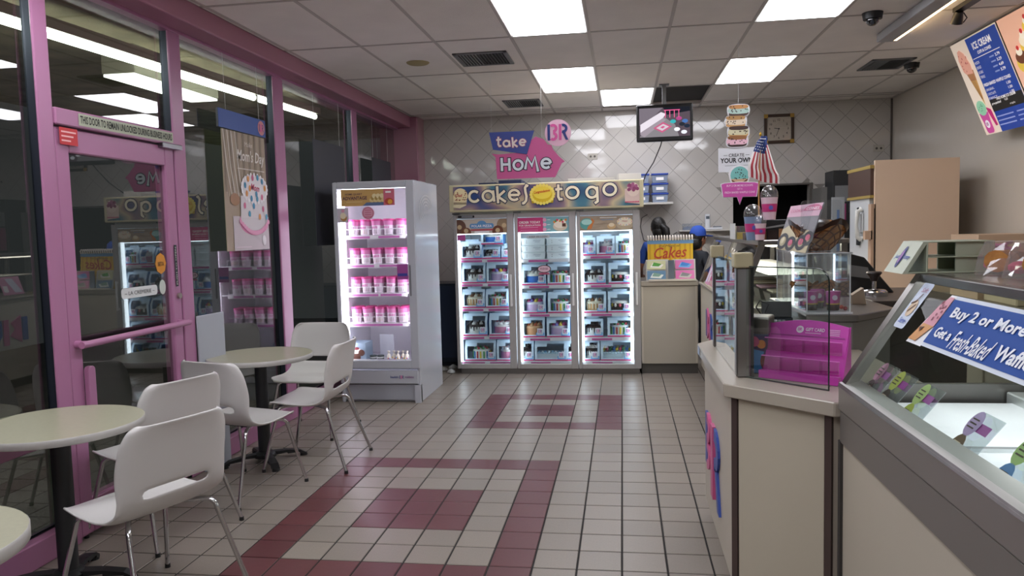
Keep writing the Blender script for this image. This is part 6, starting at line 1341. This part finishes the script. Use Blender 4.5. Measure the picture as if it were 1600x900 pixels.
for q in range(34):
    x_, y_ = random.uniform(-.035, .035), random.uniform(-.075, .075); an = random.uniform(0, PI); m.use(mat(['#c0409a', '#9a2f80', '#d868b4'][q % 3], .35)); dx, dy = .03*math.cos(an), .03*math.sin(an); z_ = .06+random.random()*.03; m.tube([(x_-dx, y_-dy, z_), (x_+dx, y_+dy, z_+random.uniform(-.01, .02))], [.003, .007], 5)
m.build('spoons', t)['kind'] = 'stuff'
cf = glass('#f0e6e0', .7, .02, 'bag', .14)
for i, yy in enumerate((-3.42, -3.60)):
    t = thing('cone_bag', 'clear bag of waffle cones on the dipping cabinet top, %s' % ['left one, with pink tissue', 'cut off by the right edge'][i], 'bag', (1.22, yy+.17, zt-.002), .3*i)
    for q in range(3): MB().use(wf).cyl((-.06+.05*q, -.05+.04*q, .045), (.03+.02*q, .06, .07), .035, .006, n=12).build('waffle_cone', t, smooth=50)
    MB().use(mat('#d0487c', .6)).ball((-.02, .05, .03), (.035, .03, .02), 8, 5).build('pink_tissue', t)
    n = 14; V = [(.10*math.cos(2*PI*k/n)*(1-.35*j/4)*(1+.08*math.sin(5*k+j)), .10*math.sin(2*PI*k/n)*(1-.35*j/4)*(1+.08*math.cos(3*k+j)), .001+.026*j) for j in range(5) for k in range(n)]
    MB().use(cf).add(V, [(j*n+k, j*n+(k+1) % n, (j+1)*n+(k+1) % n, (j+1)*n+k) for j in range(4) for k in range(n)]+[tuple(range(4*n, 5*n))]).build('plastic_film', t)

# ================================================================ MENU BOARDS, STRIP LIGHTS
def menu(y_hi, wd, label, fn):
    top = Vector((2.76, 0, 2.985)); bot = Vector((3.06, 0, 2.24)); V_ = (top-bot).normalized(); h = (top-bot).length
    t = thing('menu_board', label, 'menu board', (2.95, y_hi-wd/2, 2.24)); N_ = (-Y).cross(V_)
    O = bot+Y*y_hi
    MB().use(mat('#77746c', .4, .4)).prism([(0, 0), (wd, 0), (wd, h), (0, h)], O, -Y, V_, -N_, .07).build('light_box', t, world=True)
    A = Art(O+N_*.001, -Y, V_, .0015); fn(A, wd, h); A.build('printed_menu', t, world=True)
    MB().use(mat('#3c3a36', .5)).box(3.10, 3.21, y_hi-.12, y_hi-.08, 2.5, 2.56).build('wall_bracket', t, world=True); MB().use(mat('#3c3a36', .5)).box(3.0, 3.21, y_hi-wd+.08, y_hi-wd+.12, 2.5, 2.56).build('wall_bracket', t, world=True)
    return t
ME = .22
def mm(c): return mat(c, .4, emit=ME)
def menu1(A, w, h):
    A.rect(mm('#e3d3c3'), 0, 0, w, h); A.up(2).rect(mm('#1d3f96'), .27, .0, w-.01, h-.01); A.up(3).rect(mm('#1c1a18'), .27, .17, w-.01, .27)
    wm = mm('#e8e4e4'); A.up(4)
    A.text(wm, 'ICE CREAM', .35, h-.115, w=.30, h=.058, bold=.03); A.text(wm, 'CUPS & CONES', .39, h-.16, w=.22, h=.026, bold=.03); A.rect(wm, .29, h-.185, .72, h-.18)
    for i, (s, p) in enumerate((('KIDS', '2.79'), ('SINGLE', '3.29'), ('DOUBLE', '4.69'), ('TRIPLE', '5.79'))): A.text(wm, s, .29, h-.23-.04*i, h=.022, w=.07); A.text(wm, p, .62, h-.23-.04*i, w=.07, h=.024, bold=.03); A.rect(mm('#7d8fc4'), .53, h-.225-.04*i, .60, h-.213-.04*i)
    A.text(wm, 'FRESH-BAKED WAFFLE CONES', .29, h-.42, w=.42, h=.026, bold=.03)
    for i, s in enumerate(('ORIGINAL', 'CHOCOLATE', 'FANCY')): A.text(wm, s, .29, h-.46-.036*i, w=.13, h=.02); A.text(wm, '1.00', .62, h-.46-.036*i, w=.06, h=.022, bold=.02)
    A.text(wm, 'TAKE HOME ICE CREAM', .38, h-.60+.05, w=.30, h=.024, bold=.03); A.text(wm, 'pre-packed', .29, .22, w=.15, h=.026, shear=.2, bold=.02); A.text(wm, 'half', .5, .23, w=.05, h=.02); A.text(wm, 'triple', .55, .185, w=.08, h=.02)
    for i in range(3): A.rect(mm('#8b9ad0'), .29, .12-.035*i, .55, .13-.035*i); A.rect(mm('#8b9ad0'), .6, .12-.035*i, .72, .13-.035*i)
    A.up(2).poly(mm('#c09458'), [(.10, .50), (.21, .49), (.185, .24)]); A.poly(mm('#a8744e'), [(.08, .56), (.215, .55), (.205, .46), (.11, .47)]); A.up(3).poly(mm('#dba08c'), [(.06, .56), (.05, .66), (.08, .73), (.12, .74), (.17, .70), (.21, .60), (.20, .52), (.09, .53)]); A.up(4)
    for i in range(14): A.disc(mm('#b05a58'), .07+.12*random.random(), .55+.15*random.random(), .007, n=6)
    for i in range(6): A.line(mm('#8a6030'), [(.12+.012*i, .48), (.175+.003*i, .30)], .003)
    A.up(3).poly(mm('#b8246e'), [(.17, .23), (.24, .20), (.255, .06), (.22, .06)]); A.up(4).poly(mm('#c04a94'), rrect(.05, .01, .17, .16, .03)); A.poly(mm('#c04a94'), [(.035, .19), (.185, .19), (.16, .05), (.06, .05)]); A.up(5).disc(mm('#8fc4a4'), .11, .23, .075, .065, 18); A.up(6).disc(mm('#e8e2ea'), .11, .09, .035); br_logo(A, .11, .09, .028, None, 7)
    for i in range(10): A.disc(mm('#4f8a6a'), .06+.1*random.random(), .19+.08*random.random(), .006, n=6)
def menu2(A, w, h):
    A.rect(mm('#eab8a0'), 0, 0, w, h); A.up(2).rect(mm('#1d3f96'), .42, 0, w, h); A.text(mm('#e8e4e4'), 'SUNDAES', .46, h-.1, w=.25, h=.06, bold=.04); A.up(3)
    for k, (x_, y_) in enumerate(((.14, .50), (.26, .60), (.36, .68), (.16, .30), (.30, .40), (.12, .12), (.30, .2))):
        A.disc(mm('#e0c04a'), x_, y_-.06, .09, .07, 16); A.up(4).disc(mm(['#6a3a22', '#f0e4cc', '#e8c84a'][k % 3]), x_, y_-.01, .075, .05, 14); A.up(5).disc(mm('#f2ead8'), x_, y_+.03, .04, .03, 12); A.up(6).disc(mm('#c42a2a'), x_, y_+.06, .018); A.up(3)
menu(1.16, .78, 'left menu board with blue ice cream price list and a cone picture', menu1)
menu(.36, .9, 'right menu board with sundae pictures, cut off by the picture edge', menu2)
for k, (ye, lab) in enumerate(((.62, 'white ceiling strip light with warm glowing side, above the menu boards'), (-2.1, 'second ceiling strip light, out of view above the viewer'))):
    if k: continue
    t = thing('strip_light', lab, 'strip light', (2.07, ye, H)); MB().use(mat('#a8a8aa', .4)).box(-.06, .06, -2.4, 0, -.065, -.004).build('housing', t, bevel=.004); MB().use(emis('#ffd9a4', 5)).box(.061, .085, -2.38, -.01, -.06, -.03).build('lamp', t)
# black track fitting near the strip light
t = thing('spotlight', 'black ceiling spotlight fitting at the top right', 'spotlight', (2.34, -.05, H)); MB().use(black).box(-.03, .03, -.35, .03, -.03, 0).build('track', t); MB().use(black).cyl((0, .0, -.03), (0, .04, -.10), .028, .04, n=14).build('head', t, smooth=40); MB().use(black).tube([(.03, .0, -.04), (.06, .02, -.07), (.04, .03, -.1)], .004, 6).build('wire', t)
# ================================================================ WINDOW DISPLAYS OUTSIDE THE GLASS LINE
xp = -2.737
fp = thing('window_poster', 'tall poster of a dotted two-tier cake hanging in the window right of the door', 'poster', (xp, -.45, 1.45))
MB().use(mat('#a3937f', .5)).box(xp, xp+.002, -.77, -.12, 1.45, 2.31).build('sheet', fp, world=True); MB().use(mat('#6d7050', .6)).box(xp-.003, xp-.0005, -.77, -.12, 1.45, 2.31).build('backing', fp, world=True)
A = Art((xp+.003, -.77, 1.45), Y, Z, .001); W2 = .65
for i in range(7): A.rect(mat('#8a7c6c', .6), .02+.09*i, .42, .05+.09*i, .86)
for i in range(4): A.line(mat('#d5cdc2', .5), [(.02+.055*i, .86), (.05+.055*i, .6), (.11+.05*i, .36)], .012)
A.up(2).text(mat('#e4ded6'), "Mom's Day", .2, .63, w=.43, h=.11, shear=.2, bold=.015); A.text(mat('#d8d0c6'), 'Make', .32, .765, w=.12, h=.035, shear=.2); A.rect(mat('#d8d0c6'), .2, .595, .62, .602)
A.poly(mat('#c2b8bc'), [(.10, .0), (.65, .0), (.65, .25), (.10, .25)]); A.up(3).disc(mat('#a07a5c'), .14, .37, .07, .045); A.disc(mat('#d98ab0'), .42, .21, .23, .10, 28); 
A.up(4).disc(mat('#d0cacc'), .42, .23, .21, .085, 28); A.up(5).poly(mat('#d6d0d2'), [(.21, .24), (.63, .24), (.63, .40), (.22, .40)]); A.up(6).poly(mat('#e2dde0'), [(.44+.2*math.copysign(abs(math.cos(q*PI/16))**.7, math.cos(q*PI/16)), .46+.10*math.copysign(abs(math.sin(q*PI/16))**.7, math.sin(q*PI/16))) for q in range(32)])
A.up(7)
for q in range(24): A.disc(mat('#eeeaec'), .44+.2*math.cos(q*PI/12), .46+.105*math.sin(q*PI/12), .016, n=8)
for i, (x_, y_) in enumerate(((.29, .48), (.34, .53), (.41, .54), (.49, .545), (.56, .52), (.60, .47), (.55, .40), (.47, .385), (.38, .385), (.31, .42), (.27, .33), (.34, .27), (.41, .33), (.50, .25), (.56, .31), (.61, .25), (.46, .42), (.36, .46))): A.up(8).disc(mat(['#3f8ab0', '#d8914a', '#cf6f92', '#4a98b8'][i % 4]), x_, y_, .018, .024, n=10)
A.text(mat('#c2506f'), 'Mom', .37, .45, w=.14, h=.05, shear=.3, bold=.02, rot=-.1)
for i in range(16): A.disc(mat('#e29cbc'), .20+.44*i/15, .21-.085*math.sin(PI*i/15), .018, n=8)
A.up(5).disc(mat('#e8e4e8'), .56, .07, .03, .04); A.rect(mat('#d8c8d0'), .12, .02, .35, .028)
A.build('printing', fp, world=True)
lb = thing('blue_sign', 'blue hanging strip sign with a pink round emblem above the cake poster', 'sign', (xp+.01, -.47, 2.32))
MB().use(mat('#55585c', .5)).box(xp-.004, xp+.012, -.82, -.12, 2.315, 2.445).build('backing', lb, world=True, bevel=.001); MB().use(mat('#2f519a', .45)).box(xp+.012, xp+.016, -.82, -.12, 2.315, 2.445).build('blue_face', lb, world=True)
A = Art((xp+.0162, -.19, 2.38), Y, Z); br_logo(A, 0, 0, .055, mat('#d08a8c', .5), 1); A.build('emblem', lb, world=True)
for q in (-.70, -.2): cord(lb, [(xp+.006, q, 2.44), (xp+.006, q-.01, 2.84)])
for k, (ya, yb, zb, lab) in enumerate(((.84, 1.62, 1.45, 'dark back of a large poster hanging between the third and fourth pink posts'), (2.5, 3.2, 1.5, 'dark back of a poster hanging nearest the tiled wall'))):
    t = thing('hanging_poster', lab, 'poster', (xp, ya, zb)); MB().use(mat('#3a3c44', .5)).box(xp, xp+.004, ya, yb, zb, 2.42-.02*k).build('board', t, world=True); cord(t, [(xp, ya+.05, 2.4), (xp, ya+.05, 2.84)]); cord(t, [(xp, yb-.1, 2.4), (xp, yb-.1, 2.84)])
    if k == 0: A = Art((xp-.001, yb-.02, 1.9), -Y, Z); A.line(mat('#c2436c', emit=.5), [(.0, .35), (.03, .18), (.05, .33), (.08, .2)], .012); A.line(mat('#c2436c', emit=.5), [(.03, .1), (.07, .05), (.05, -.05), (.09, -.1)], .012); A.build('pink_lettering', t, world=True)
